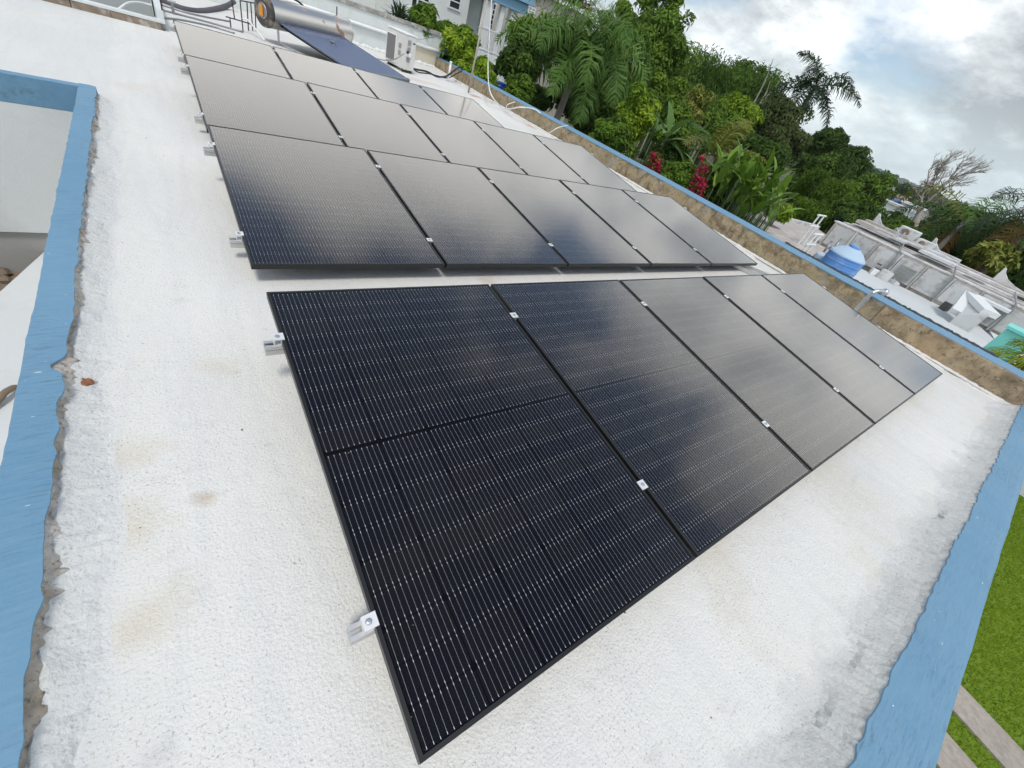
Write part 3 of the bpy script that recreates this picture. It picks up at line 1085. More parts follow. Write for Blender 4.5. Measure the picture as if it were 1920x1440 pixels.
def panel_meshes():
    me = {}
    # frame: four mitred black rails with a lip
    mb = MB()
    lip, hgt, wall = 0.0115, 0.032, 0.0025
    o = [(0, 0), (PW, 0), (PW, PL), (0, PL)]

    def inset(d):
        return [(d, d), (PW - d, d), (PW - d, PL - d), (d, PL - d)]
    rings = [(inset(0.028), -hgt), (inset(0.0), -hgt), (inset(0.0), -0.0012), (inset(0.0012), 0.0), (inset(lip - 0.0006), 0.0), (inset(lip), -0.0008), (inset(lip), -0.006)]
    for r, z in rings:
        mb.v += [(x, y, z) for x, y in r]
    for k in range(len(rings) - 1):
        for i in range(4):
            a, b2 = k * 4 + i, k * 4 + (i + 1) % 4
            mb.f.append((a, b2, b2 + 4, a + 4))
    # groove line along the outer side
    me['frame'] = mb
    mb = MB()
    mb.quad((0.004, 0.004, -0.0065), (PW - 0.004, 0.004, -0.0065), (PW - 0.004, PL - 0.004, -0.0065), (0.004, PL - 0.004, -0.0065))
    mb.quad((0.004, PL - 0.004, -0.009), (PW - 0.004, PL - 0.004, -0.009), (PW - 0.004, 0.004, -0.009), (0.004, 0.004, -0.009))
    me['back'] = mb
    mb = MB()
    mb.quad((lip - 0.003, lip - 0.003, -0.0022), (PW - lip + 0.003, lip - 0.003, -0.0022), (PW - lip + 0.003, PL - lip + 0.003, -0.0022), (lip - 0.003, PL - lip + 0.003, -0.0022))
    me['glass'] = mb
    # one half cell, two corners cut
    mb = MB()
    c = 0.011
    pts = [(0, 0), (CW, 0), (CW, CH - c), (CW - c, CH), (c, CH), (0, CH - c)]
    k = len(pts)
    mb.v += [(x, y, 0.0) for x, y in pts] + [(x, y, -0.0008) for x, y in pts]
    mb.f.append(tuple(range(k)))
    for i in range(k):
        mb.f.append((i, i + k, (i + 1) % k + k, (i + 1) % k))
    me['cell'] = mb
    # wires: ten per cell column, with bright solder pads at the cell ends
    mb = MB()
    pd = MB()
    z = -0.0041
    for i in range(6):
        for w in range(10):
            x = CX0 + i * (CW + CGX) + CW * (w + 0.5) / 10
            for (j0, j1) in ((0, 8), (9, 17)):
                y0 = cell_xy(i, j0)[1] + 0.002
                y1 = cell_xy(i, j1)[1] + CH - 0.002
                h = 0.00027
                mb.quad((x - h, y0, z), (x + h, y0, z), (x + h, y1, z), (x - h, y1, z))
            for j in range(18):
                y = cell_xy(i, j)[1]
                for yy in (y + 0.0025, y + CH - 0.0095):
                    pd.quad((x - 0.00066, yy, z + 0.0002), (x + 0.00066, yy, z + 0.0002), (x + 0.00066, yy + 0.006, z + 0.0002), (x - 0.00066, yy + 0.006, z + 0.0002))
    me['wires'] = mb
    me['pads'] = pd
    # all cells as one mesh for the far rows
    mb = MB()
    for i in range(6):
        for j in range(18):
            x, y = cell_xy(i, j)
            flip = j % 2 == 1
            p = [(x + a, y + (CH - b2 if flip else b2), -0.0045) for a, b2 in pts]
            mb.quad(*(reversed(p) if flip else p))
    me['all_cells'] = mb
    return me


PM = panel_meshes()
proto = {}
proto['frame'] = PM['frame'].build('frame', 'frame_black').data
proto['back'] = PM['back'].build('backsheet', 'backsheet').data
proto['glass'] = PM['glass'].build('glass_pane', 'solar_glass').data
proto['cell'] = PM['cell'].build('cell', 'silicon_cell').data
proto['wires'] = PM['wires'].build('busbar_wires', 'wire_silver').data
proto['pads'] = PM['pads'].build('solder_pads', 'pad_silver').data
proto['cells'] = PM['all_cells'].build('cell_sheet', 'silicon_cell').data
for o in [o for o in bpy.data.objects if o.type == 'MESH' and o.data in proto.values()]:
    bpy.data.objects.remove(o)

ROW_WORDS = ['row beside the lawn parapet', 'row just beyond the bare roof strip', 'middle row of the rear block', 'four panel row before the water heater']
NTH = ['first black solar panel from the light well, {}', 'second black solar panel from the light well, {}', 'third black solar panel from the light well, {}',
       'fourth black solar panel from the light well, {}', 'black solar panel next to the brown wall, {}']
prng = random.Random(4)
for r, (org, tilt, n, rails) in enumerate(ROWS):
    for i in range(n):
        tl = math.radians(tilt)
        lab = NTH[i].format(ROW_WORDS[r])
        if r == 3 and i == 3:
            lab = 'last black solar panel of the four panel row before the water heater'
        pan = thing('solar_module', lab, 'solar panel',
                    (org[0] + i * PITCH, org[1], org[2]), (tl + prng.uniform(-0.0012, 0.0012), prng.uniform(-0.0008, 0.0008), 0), 'black solar panels on the roof')
        link('frame', proto['frame'], None, pan)
        link('backsheet', proto['back'], None, pan)
        if r < 2:
            for a in range(6):
                for j in range(18):
                    c = link('cell', proto['cell'], None, pan)
                    x, y = cell_xy(a, j)
                    if j % 2 == 1:
                        c.location = (x + CW, y + CH, -0.0045)
                        c.rotation_euler = (0, 0, math.pi)
                    else:
                        c.location = (x, y, -0.0045)
        else:
            tag(link('cell_sheet', proto['cells'], None, pan), kind='stuff')
        tag(link('busbar_wires', proto['wires'], None, pan), kind='stuff')
        tag(link('solder_pads', proto['pads'], None, pan), kind='stuff')
        link('glass_pane', proto['glass'], None, pan)


def hexbolt(mb, x, y, z, r=0.0065, h=0.006):
    mb.lathe([(r * 1.5, z), (r * 1.5, z + 0.0015), (r, z + 0.0016), (r, z + h), (r * 0.6, z + h + 0.0005)], 6, Matrix.Translation((x, y, 0)))


def clamp_meshes():
    mid = MB()
    mid.box((-0.019, -0.02, 0.0006), (0.019, 0.02, 0.0042))
    mid.box((-0.0085, -0.0195, -0.026), (-0.0065, 0.0195, 0.0005))
    mid.box((0.0065, -0.0195, -0.026), (0.0085, 0.0195, 0.0005))
    mb2 = MB()
    hexbolt(mb2, 0, 0, 0.0042)
    end = MB()       # Z bracket: lip over the frame, wall, foot on the rail
    end.box((-0.028, -0.019, -0.0005), (0.010, 0.019, 0.0042))
    end.box((-0.028, -0.0185, -0.033), (-0.0245, 0.0185, -0.0006))
    end.box((-0.0245, -0.0185, -0.033), (-0.003, 0.0185, -0.029))
    end.box((-0.0035, -0.0185, -0.0285), (-0.0005, 0.0185, -0.0006))
    eb = MB()
    hexbolt(eb, -0.0125, 0, 0.0042)
    return [k.build(nm, 'clamp_metal' if nm == 'clamp' else 'galvanised').data for k, nm in ((mid, 'clamp'), (mb2, 'bolt'), (end, 'clamp'), (eb, 'bolt'))]


CL = clamp_meshes()
for o in [o for o in bpy.data.objects if o.type == 'MESH' and o.data in CL]:
    bpy.data.objects.remove(o)
RAILW = [['lower aluminium rail under the row beside the lawn parapet', 'upper aluminium rail under the row beside the lawn parapet'],
         ['lower aluminium rail under the row beyond the bare roof strip', 'upper aluminium rail under the row beyond the bare roof strip'],
         ['lower aluminium rail under the middle row of the rear block', 'upper aluminium rail under the middle row of the rear block'],
         ['lower aluminium rail under the four panel row', 'upper aluminium rail under the four panel row']]
for r, (org, tilt, n, rails) in enumerate(ROWS):
    tl = math.radians(tilt)
    for k, y in enumerate(rails):
        o0 = (org[0], org[1] + y * math.cos(tl), org[2] + y * math.sin(tl))
        t0 = thing('mounting_rail', RAILW[r][k], 'rail', o0, (tl, 0, 0), 'aluminium rails under the solar panels')
        x0, x1 = -0.06, n * PITCH - GAP + 0.045
        mb = MB()
        zt, zb = -0.0325, -0.0755
        # slotted extrusion: two flanges on top, web with a side groove
        mb.box((x0, -0.020, zt - 0.006), (x1, -0.007, zt))
        mb.box((x0, 0.007, zt - 0.006), (x1, 0.020, zt))
        mb.box((x0, -0.020, zt - 0.016), (x1, -0.0165, zt - 0.006))
        mb.box((x0, 0.0165, zt - 0.016), (x1, 0.020, zt - 0.006))
        mb.box((x0, -0.0165, zt - 0.019), (x1, 0.0165, zt - 0.016))
        mb.box((x0, -0.020, zb), (x1, 0.020, zt - 0.0192))
        mb.build('extrusion', 'aluminium', t0)
        for i in range(n + 1):
            if i == 0:
                c = link('clamp', CL[2], None, t0); bo = link('bolt', CL[3], None, c)
                c.location = (0.0, 0, 0)
            elif i == n:
                c = link('clamp', CL[2], None, t0); bo = link('bolt', CL[3], None, c)
                c.location = (n * PITCH - GAP, 0, 0)
                c.rotation_euler = (0, 0, math.pi)
            else:
                c = link('clamp', CL[0], None, t0); bo = link('bolt', CL[1], None, c)
                c.location = (i * PITCH - GAP / 2, prng.uniform(-0.006, 0.006), 0)
        for xf in np.linspace(0.45, n * PITCH - 0.5, 4):      # L feet down to the roof
            h = o0[2] / math.cos(tl)
            mb = MB()
            mb.box((xf - 0.02, 0.0205, -h + 0.004), (xf + 0.02, 0.026, -0.05))
            mb.box((xf - 0.02, 0.026, -h + 0.004), (xf + 0.02, 0.075, -h + 0.010))
            mb.build('foot', 'aluminium', t0)

# two loose support bars lying on the bare strip, running under the second block
for k, (u0, v0, u1, v1) in enumerate([(1378, 498, 1417, 515), (1392, 497, 1434, 514)]):
    p0, p1 = at_z(u0, v0, 0.03), at_z(u1, v1, 0.03)
    d = (p0 - p1) / np.linalg.norm(p0 - p1)
    mb = MB()
    mb.bar(p1 - d * 0.25, p0 + d * 0.9, 0.03, 0.05)
    tag(mb.build('support_bar', 'aluminium'), 'bare aluminium bar lying on the roof strip below the wall end of the panels', 'bar', 'loose bars on the roof strip')


def roof_debris():
    rng = np.random.RandomState(19)
    V, F = [], []
    for k in range(330):
        if k < 230:
            x, y = rng.uniform(-0.55, 0.5), rng.uniform(-0.4, 9.0)
            if k % 3 == 0:
                x, y = rng.uniform(0.2, 6.3), rng.uniform(-0.48, 0.1)
        else:
            x, y = rng.uniform(-0.5, 6.4), rng.uniform(-0.45, 9.0)
        l = rng.uniform(0.0010, 0.0034) * (1 + 0.16 * y) * (2.2 if rng.rand() < 0.08 else 1)
        w = l * rng.uniform(0.25, 0.7)
        a = rng.uniform(0, 6.3)
        h = l * 0.35
        ca, sa = math.cos(a), math.sin(a)
        b0 = len(V)
        for (px_, py_, pz_) in ((-l, 0, 0.001), (0, -w, 0.001), (l, 0, 0.001), (0, w, 0.001), (0, 0, h)):
            V.append((x + px_ * ca - py_ * sa, y + px_ * sa + py_ * ca, pz_))
        F += [(b0, b0 + 1, b0 + 4), (b0 + 1, b0 + 2, b0 + 4), (b0 + 2, b0 + 3, b0 + 4), (b0 + 3, b0, b0 + 4)]
    o = mesh_np('debris', V, F, 'debris_dark')
    tag(o, 'dark specks of leaf litter and grit scattered on the white roof', 'debris', kind='stuff')


roof_debris()

plain('hose_grey', (0.10, 0.095, 0.11), 0.7, var=0.2)
plain('mast_metal', (0.42, 0.38, 0.32), 0.6, 0.3, var=0.25, scale=10)

# ------------------------------------------------------------------ things on the far half of the roof
FWY = 15.0        # far wall plane


def far_wall():
    t0 = thing('boundary_wall', 'pale mint rendered wall with a mouldy grey coping at the roof end', 'wall', (3, FWY, 0))
    inv = Matrix.Translation((-3, -FWY, 0))
    z1 = 0.80
    mb = MB(); mb.box((0.9, FWY, -0.5), (7.06, FWY + 0.18, z1), inv)
    mb.build('render', 'mint_wall', t0)
    mb = MB(); mb.box((0.85, FWY - 0.035, z1 + 0.002), (7.0, FWY + 0.24, z1 + 0.10), inv)
    mb.build('coping', 'stained_top', t0, bevel=0.01)
    mb = MB(); mb.box((5.35, FWY - 0.012, 0.0), (7.055, FWY - 0.002, 0.43), inv)
    mb.build('cream_panel', 'house_cream', t0)
    # horizontal pipe fixed along the wall
    mb = MB(); mb.tube([tuple(inv @ Vector(q)) for q in ((0.9, FWY - 0.05, 0.50), (5.2, FWY - 0.05, 0.47), (6.6, FWY - 0.05, 0.45), (7.15, FWY - 0.05, 0.44))], 0.04, 12)
    mb.build('pipe', 'white_pvc', t0, smooth=True)
    # blue end of the eaves beam
    mb = MB(); mb.box((7.03, FWY - 0.06, 0.42), (7.85, FWY + 0.2, 0.745), inv)
    mb.build('eaves_beam', 'blue_paint', t0)
    # sloppy white sealant along the foot
    mb = MB()
    rng = random.Random(3)
    for k in range(46):
        x = 2.6 + k * 0.095
        r = rng.uniform(0.05, 0.10)
        mb.lathe([(r, -0.01), (r * 0.95, r * 0.35), (r * 0.6, r * 0.75), (r * 0.2, r * 0.9)], 8, inv @ Matrix.Translation((x, FWY - 0.03, 0)))
    mb.build('sealant', 'white_flat_roof', t0, smooth=True)


far_wall()


def condenser():
    N0 = at_z(756, 131, 0.05)
    yaw = math.radians(12)
    t0 = thing('air_conditioner', 'off-white outdoor air conditioner unit with black hoses by the end wall', 'air conditioner', (N0[0], N0[1], 0.0), (0, 0, yaw))
    # local: x along the narrow end (right), y along the broad side (away)
    D, W, H = 0.30, 0.80, 0.74
    mb = MB(); mb.box((0, 0, 0.06), (D, W, H))
    mb.build('casing', 'off_white_metal', t0, bevel=0.012)
    mb = MB(); mb.box((-0.012, -0.012, H + 0.001), (D + 0.012, W + 0.012, H + 0.03))
    mb.build('lid', 'white_paint', t0, bevel=0.008)
    mb = MB(); mb.box((-0.014, 0.40, 0.13), (-0.002, W - 0.02, H - 0.10))
    g = mb.build('coil_grille', 'dark_grille', t0)
    mb = MB()
    for k in range(16):
        y = 0.41 + k * 0.0235
        mb.box((-0.020, y, 0.13), (-0.0145, y + 0.006, H - 0.10))
    mb.build('fins', 'vent_grey', g)
    mb = MB()
    for (a, b2) in (((-0.022, 0.385, 0.11), (-0.001, 0.398, H - 0.08)), ((-0.022, W - 0.018, 0.11), (-0.001, W - 0.004, H - 0.08)),
                    ((-0.022, 0.399, H - 0.099), (-0.001, W - 0.019, H - 0.08)), ((-0.022, 0.399, 0.11), (-0.001, W - 0.019, 0.129))):
        mb.box(a, b2)
    mb.build('grille_frame', 'white_paint', g)
    for z0 in (0.30, 0.44):
        mb = MB()
        mb.box((-0.006, 0.17, z0), (-0.001, 0.28, z0 + 0.10))
        for k in range(5):
            mb.box((-0.012, 0.175, z0 + 0.008 + k * 0.018), (-0.0062, 0.275, z0 + 0.016 + k * 0.018))
        mb.build('vent', 'vent_grey', t0)
    for (z0, z1) in ((0.42, 0.52), (0.55, 0.66), (0.22, 0.30)):
        mb = MB()
        mb.box((0.06, -0.006, z0), (0.15, -0.001, z1))
        for k in range(5):
            zz = z0 + 0.008 + k * (z1 - z0 - 0.01) / 5
            mb.box((0.065, -0.011, zz), (0.145, -0.0062, zz + 0.008))
        mb.build('vent', 'vent_grey', t0)
    mb = MB(); mb.box((0.20, -0.006, 0.60), (0.27, -0.001, 0.625))
    mb.build('handle_slot', 'black_metal', t0)
    mb = MB(); mb.box((0.035, -0.035, 0.33), (0.16, -0.001, 0.41))
    v = mb.build('valve_cover', 'white_paint', t0, bevel=0.008)
    mb = MB()
    mb.tube([(0.07, -0.03, 0.32), (0.07, -0.05, 0.30)], 0.016, 10); mb.tube([(0.125, -0.03, 0.32), (0.125, -0.05, 0.30)], 0.013, 10)
    mb.build('valve', 'grey_metal', v)
    mb = MB()
    mb.box((0.02, 0.04, 0.0), (D - 0.02, 0.12, 0.058)); mb.build('foot', 'black_metal', t0)
    mb = MB(); mb.box((0.02, W - 0.14, 0.0), (D - 0.02, W - 0.06, 0.058))
    mb.build('foot', 'black_metal', t0)
    return N0


ACP = condenser()


def cable(name, pts, r, mat, label, cat='cable', n=8, seg=8):
    mb = MB()
    mb.tube(spline(pts, n), r, seg)
    o = mb.build(name, mat, smooth=True)
    return tag(o, label, cat)


q = [at_y(765, 97, 11.9), at_z(768, 118, 0.1), at_z(774, 128, 0.03), at_z(800, 134, 0.02), at_z(818, 143, 0.02), at_z(836, 143, 0.10), at_z(852, 132, 0.29), at_z(862, 126, 0.34), at_z(868, 131, 0.31)]
cable('hose', q, 0.022, 'black_rubber', 'thick black refrigerant hose looping from the air conditioner over the blue wall', 'hose')
q = [at_y(763, 98, 11.92), at_z(770, 123, 0.08), at_z(784, 135, 0.02), at_z(805, 138, 0.02), at_z(838, 146, 0.03), at_z(856, 138, 0.22), at_z(866, 133, 0.31)]
cable('hose', q, 0.014, 'black_rubber', 'thinner black cable hanging below the thick hose by the wall', 'hose')
q = [at_y(757, 101, 11.9), at_y(740, 111, 11.95), at_z(722, 113, 0.06), at_z(708, 110, 0.03)]
cable('conduit', q, 0.013, 'grey_metal', 'grey flexible conduit running from the air conditioner towards the water heater', 'conduit')
q = [at_y(780, 75, FWY - .1), at_y(805, 71, FWY - .1), at_y(830, 66, FWY + .5), at_y(850, 62, FWY + 3)]
cable('wire', q, 0.008, 'grey_metal', 'thin dark wire stretched past the blue beam end into the shrubs', 'wire')

# standing white vent pipe by the hose
b0 = at_z(840, 152, 0)
t0 = thing('vent_pipe', 'white plastic vent pipe standing beside the black hose', 'pipe', tuple(b0))
mb = MB(); mb.tube([(0, 0, 0), (0.0, 0, 0.42)], 0.028, 14); mb.build('tube', 'white_pvc', t0, smooth=True)
mb = MB(); mb.lathe([(0.034, 0.40), (0.036, 0.42), (0.036, 0.45), (0.02, 0.46)], 14); mb.build('cap', 'white_pvc', t0)
mb = MB(); mb.lathe([(0.06, -0.002), (0.05, 0.02), (0.034, 0.05)], 12); mb.build('collar', 'white_flat_roof', t0)

# mast with guy tape
b0 = at_z(878, 174, 0)
top = at_y(914, -5, b0[1])
t0 = thing('antenna_mast', 'thin rusty steel mast standing by the brown wall', 'mast', tuple(b0))
d = np.array(top) - b0
mb = MB(); mb.tube([(0, 0, 0), tuple(d * 0.45), tuple(d)], 0.022, 10); mb.build('pole', 'mast_metal', t0, smooth=True)
mb = MB(); mb.tube([tuple(d * 0.71), tuple(d * 0.71 + np.array([-0.1, 0, -0.02]))], 0.012, 6); mb.build('bracket', 'mast_metal', t0)
q = [at_y(922, -6, b0[1] + .3), at_y(917, 80, b0[1] + .2), at_y(915, 135, b0[1] + .1), at_z(920, 175, 0.28), at_z(940, 200, 0.06), at_z(955, 204, 0.12), at_z(975, 201, 0.29), at_z(1000, 204, 0.31), at_z(1013, 212, 0.30)]
cable('cable', q, 0.014, 'white_pvc', 'white cable hanging from above and looping over the blue wall cap', n=8)
q = [at_z(966, 191, 0.3), at_z(952, 196, 0.22), at_z(950, 203, 0.1), at_z(958, 206, 0.06)]
cable('cable', q, 0.009, 'white_pvc', 'short loop of white cable on the brown wall below the mast')
q = [at_z(1065, 235, 0.3), at_z(1045, 240, 0.26), at_z(1025, 252, 0.06), at_z(1006, 254, 0.02)]
cable('cable', q, 0.009, 'white_pvc', 'white cable end hanging over the wall beside the rust stain')


def water_heater():
    TB = np.array([4.0, 10.02, 0.13])          # foot of the rightmost tube
    TT = np.array([3.15, 11.64, 0.36])         # its upper end
    ax = np.array([0.885, 0.465, 0.0])         # along the tank to the right
    n = 20
    width = 1.52
    org = TB - ax * width
    t0 = thing('solar_water_heater', 'solar water heater with rust streaked steel tank and rows of blue vacuum tubes', 'water heater', (org[0], org[1], 0.0))
    O = np.array([org[0], org[1], 0.0])
    up = (TT - TB)
    for k in range(n):
        a = TB - ax * width * (1 - k / (n - 1)) - O
        b2 = a + up
        e = up / np.linalg.norm(up)
        mb = MB(); mb.tube([tuple(a), tuple(b2)], 0.019, 12, True)
        tb = mb.build('vacuum_tube', 'tube_blue', t0, smooth=False)
        smooth_by_angle(tb, 50)
        mb = MB(); mb.tube([tuple(a - e * 0.05), tuple(a - e * 0.02), tuple(a + e * 0.012)], [0.022, 0.031, 0.031], 10)
        mb.build('end_cup', 'cup_grey', tb)
        mb = MB(); mb.tube([tuple(b2 - e * 0.015), tuple(b2 + e * 0.03)], [0.033, 0.033], 10)
        mb.build('seal', 'black_rubber', tb)
    a, b2 = TB - ax * (width + 0.02) - O + np.array([0, 0, -0.045]), TB + ax * 0.02 - O + np.array([0, 0, -0.045])
    mb = MB(); mb.quad(tuple(a), tuple(b2), tuple(b2 + up), tuple(a + up)); mb.quad(tuple(a + up - [0, 0, .006]), tuple(b2 + up - [0, 0, .006]), tuple(b2 - [0, 0, .006]), tuple(a - [0, 0, .006]))
    mb.build('gap_darkener', 'backsheet', t0)  # near-black sheet added under the tubes so the gaps between them look dark
    # tank
    c0 = TT - ax * (width + 0.24) - O + np.array([-0.05, 0.16, 0.10])
    c1 = TT + ax * 0.22 - O + np.array([-0.05, 0.16, 0.10])
    R0_ = 0.235
    L_ = float(np.linalg.norm(c1 - c0))
    X = Vector(tuple(ax)); Z = Vector((0, 0, 1)); Y = Z.cross(X)
    Mx = Matrix.Translation(tuple(c0)) @ Matrix((( -Y[0], Z[0], X[0], 0), (-Y[1], Z[1], X[1], 0), (-Y[2], Z[2], X[2], 0), (0, 0, 0, 1)))
    mb = MB(); mb.lathe([(R0_, 0.05), (R0_, L_ * 0.33), (R0_, L_ * 0.66), (R0_, L_ - 0.05), (R0_ - 0.01, L_ - 0.015)], 40, Mx)
    tk = mb.build('tank', 'steel_tank', t0)
    smooth_by_angle(tk, 30)
    mb = MB(); mb.lathe([(R0_ * 0.86, -0.015), (R0_ + 0.004, 0.0), (R0_ + 0.006, 0.03), (R0_ + 0.006, 0.055)], 40, Mx)
    ec = mb.build('end_cap', 'cap_black', t0); smooth_by_angle(ec, 30)
    mb = MB(); mb.lathe([(0.11, -0.030), (0.12, -0.02), (0.12, -0.016)], 24, Mx)
    mb.build('cap_ring', 'grey_metal', ec)
    mb = MB(); mb.box((-0.045, -0.085, -0.055), (0.045, 0.085, -0.031), Mx)
    mb.build('element_cover', 'orange_plastic', ec, bevel=0.01)
    mb = MB(); mb.lathe([(R0_ + 0.004, L_ - 0.05), (R0_ + 0.005, L_ - 0.02), (R0_ * 0.9, L_ + 0.012)], 40, Mx)
    e2 = mb.build('end_cap', 'steel_tank', t0); smooth_by_angle(e2, 30)
    # manifold strip where the tubes enter
    mb = MB()
    a = TT - ax * (width + 0.12) - O + np.array([0.02, 0.0, 0.055]); b2 = TT + ax * 0.12 - O + np.array([0.02, 0.0, 0.055])
    mb.bar(a, b2, 0.10, 0.02, up=(0.1, -0.25, 1))
    mb.build('manifold', 'steel_tank', t0)
    # frame: side rails under the tubes, rear legs, cross bars
    for s in (0.06, width - 0.06):
        a = TB - ax * (width - s) - O + np.array([0, 0, -0.06]); b2 = a + up
        mb = MB(); mb.bar(a - up * 0.04, b2 + up * 0.10, 0.035, 0.03)
        mb.build('side_rail', 'galvanised', t0)
        f = b2 + up * 0.08
        mb = MB(); mb.bar(f, (f[0], f[1], 0.0), 0.035)
        mb.build('leg', 'galvanised', t0)
        g = a - up * 0.03
        mb = MB(); mb.bar((g[0], g[1], g[2]), (g[0], g[1], 0.0), 0.035)
        mb.build('leg', 'galvanised', t0)
        mb = MB(); mb.bar((f[0], f[1], 0.02), (g[0], g[1], 0.02), 0.03)
        mb.build('base_rail', 'galvanised', t0)
    a = TB - ax * (width + 0.03) - O + np.array([0, 0, -0.035]); b2 = TB + ax * 0.03 - O + np.array([0, 0, -0.035])
    mb = MB(); mb.bar(a, b2, 0.06, 0.02)
    mb.build('bottom_rail', 'cup_grey', t0)
    mb = MB(); mb.tube([tuple(Mx @ Vector((0, R0_, L_ * 0.86))), tuple(Mx @ Vector((0, R0_ + 0.14, L_ * 0.86)))], 0.012, 8)
    mb.build('vent', 'black_metal', t0)
    return O, c0, c1, Mx, L_


mt, t, b = new_mat('tube_blue')
p = world_pos(t)
c = mix(t, noise(t, p, 3, 4, 0.6), (0.06, 0.095, 0.185), (0.085, 0.125, 0.23))
t.links.new(c, b.inputs['Base Color'])
b.inputs['Roughness'].default_value = 0.08
b.inputs['Coat Weight'].default_value = 1.0
b.inputs['Coat IOR'].default_value = 1.8
b.inputs['Coat Roughness'].default_value = 0.02
plain('cup_grey', (0.16, 0.19, 0.21), 0.5, var=0.15)
mt, t, b = new_mat('steel_tank')
p = world_pos(t)
r_ = ramp(t, noise(t, p, 3.1, 6, 0.62, 0.6), [(0.60, 0.0), (0.64, 0.85)])
c = mix(t, r_, (0.66, 0.63, 0.58), (0.34, 0.17, 0.09))
t.links.new(c, b.inputs['Base Color'])
t.links.new(math_n(t, 'SUBTRACT', 0.9, math_n(t, 'MULTIPLY', r_, 0.9)), b.inputs['Metallic'])
t.links.new(math_n(t, 'ADD', 0.33, math_n(t, 'MULTIPLY', r_, 0.4)), b.inputs['Roughness'])
plain('cap_black', (0.05, 0.045, 0.042), 0.5, var=0.2, dirt=(0.38, 0.30, 0.2), dirt_amt=0.8, dscale=5)
WH = water_heater()

# black hose lying over the tank
O_, c0_, c1_, Mx_, L_h = WH
pts = [Mx_ @ Vector((0.05, 0.30, 0.25)), Mx_ @ Vector((-0.02, 0.30, 0.55)), Mx_ @ Vector((-0.10, 0.265, 0.85)), Mx_ @ Vector((-0.20, 0.17, 1.10)), Mx_ @ Vector((-0.27, 0.03, 1.3))]
pts = [tuple(Vector(tuple(O_)) + p_) for p_ in pts]
cable('hose', pts, 0.018, 'black_rubber', 'black rubber hose draped across the steel tank of the water heater', 'hose')

# white pipe in front of the tubes
b0 = at_z(625, 117, 0)
t0 = thing('vent_pipe', 'slim white pipe with a grey tap standing before the blue tubes', 'pipe', (b0[0], b0[1], 0.0))
mb = MB(); mb.tube([(0, 0, 0), (0.0, 0, 0.30)], 0.019, 12); mb.build('tube', 'white_pvc', t0, smooth=True)
mb = MB(); mb.tube([(-0.06, 0, 0.33), (0.03, 0, 0.315)], 0.02, 8); mb.tube([(0, 0, 0.30), (0, 0, 0.34)], 0.022, 8); mb.build('tap', 'grey_metal', t0)


def pipe_rack():
    """thin dark bars standing left of the water heater"""
    base = at_z(456, 60, 0)
    t0 = thing('pipe_rack', 'rack of thin dark steel bars standing left of the water heater', 'rack', tuple(base))
    B = np.array(base)
    y = base[1]

    def P(u, v, yy=None):
        return tuple(np.array(at_y(u, v, yy or y)) - B)
    bars = [((456, 61), (450, 0)), ((454, 40), (423, 31)), ((433, 52), (431, 33)), ((440, 36), (434, -4)), ((450, 1), (478, 6)), ((454, 40), (476, 47))]
    for k, (a, b2) in enumerate(bars):
        mb = MB(); mb.tube([P(*a), P(*b2)], 0.011, 6)
        mb.build('bar', 'black_metal', t0)
    for (u0, u1) in ((463, 466), (470, 474), (478, 480)):
        mb = MB(); mb.tube([tuple(np.array(at_z(u1, 58, 0.0)) - B), tuple(np.array(at_y(u0, 5, at_z(u1, 58, 0)[1])) - B)], 0.011, 6)
        mb.build('bar', 'black_metal', t0)


pipe_rack()
q = [at_y(478, 32, 11.3), at_z(485, 52, .1), at_z(500, 78, 0.02)]
cable('pipe', [at_y(455, 35, 11.45), at_y(465, 38, 11.4), at_y(480, 55, 11.2), at_z(497, 76, 0.02)], 0.014, 'white_pvc', 'bent white water pipe running down from the dark rack to the roof', 'pipe')
cable('hose', [at_z(303, 2, 0.02), at_z(325, 10, 0.02), at_z(345, 17, 0.02), at_z(372, 21, 0.02), at_z(400, 18, 0.03), at_z(425, 11, 0.06), at_y(440, 2, 14.5)], 0.05, 'hose_grey', 'long dark grey hose lying in a curve across the far white roof', 'hose', n=8)

for k, (pts, lab) in enumerate([([(306, 19), (340, 28), (400, 44), (456, 60)], 'thin grey conduit on the far roof nearest the dark hose'),
                                ([(306, 33), (345, 38), (400, 50), (440, 62)], 'thin grey conduit just behind the four panel row'),
                                ([(300, 8), (360, 26), (430, 40)], 'stained grey pipe line between the two thin conduits')]):
    cable('conduit', [at_z(u, v, 0.015) for u, v in pts], 0.014, 'grey_metal', lab, 'conduit')
# little tee shaped stub
b0 = at_z(326, 27, 0)
t0 = thing('roof_stub', 'small dark tee shaped pipe stub on the far white roof', 'pipe stub', tuple(b0))
mb = MB(); mb.tube([(0, 0, 0), (0, 0, 0.16)], 0.022, 8); mb.build('stem', 'grey_metal', t0)
mb = MB(); mb.tube([(-0.06, 0, 0.17), (0.06, 0, 0.17)], 0.024, 8); mb.build('crossbar', 'grey_metal', t0)


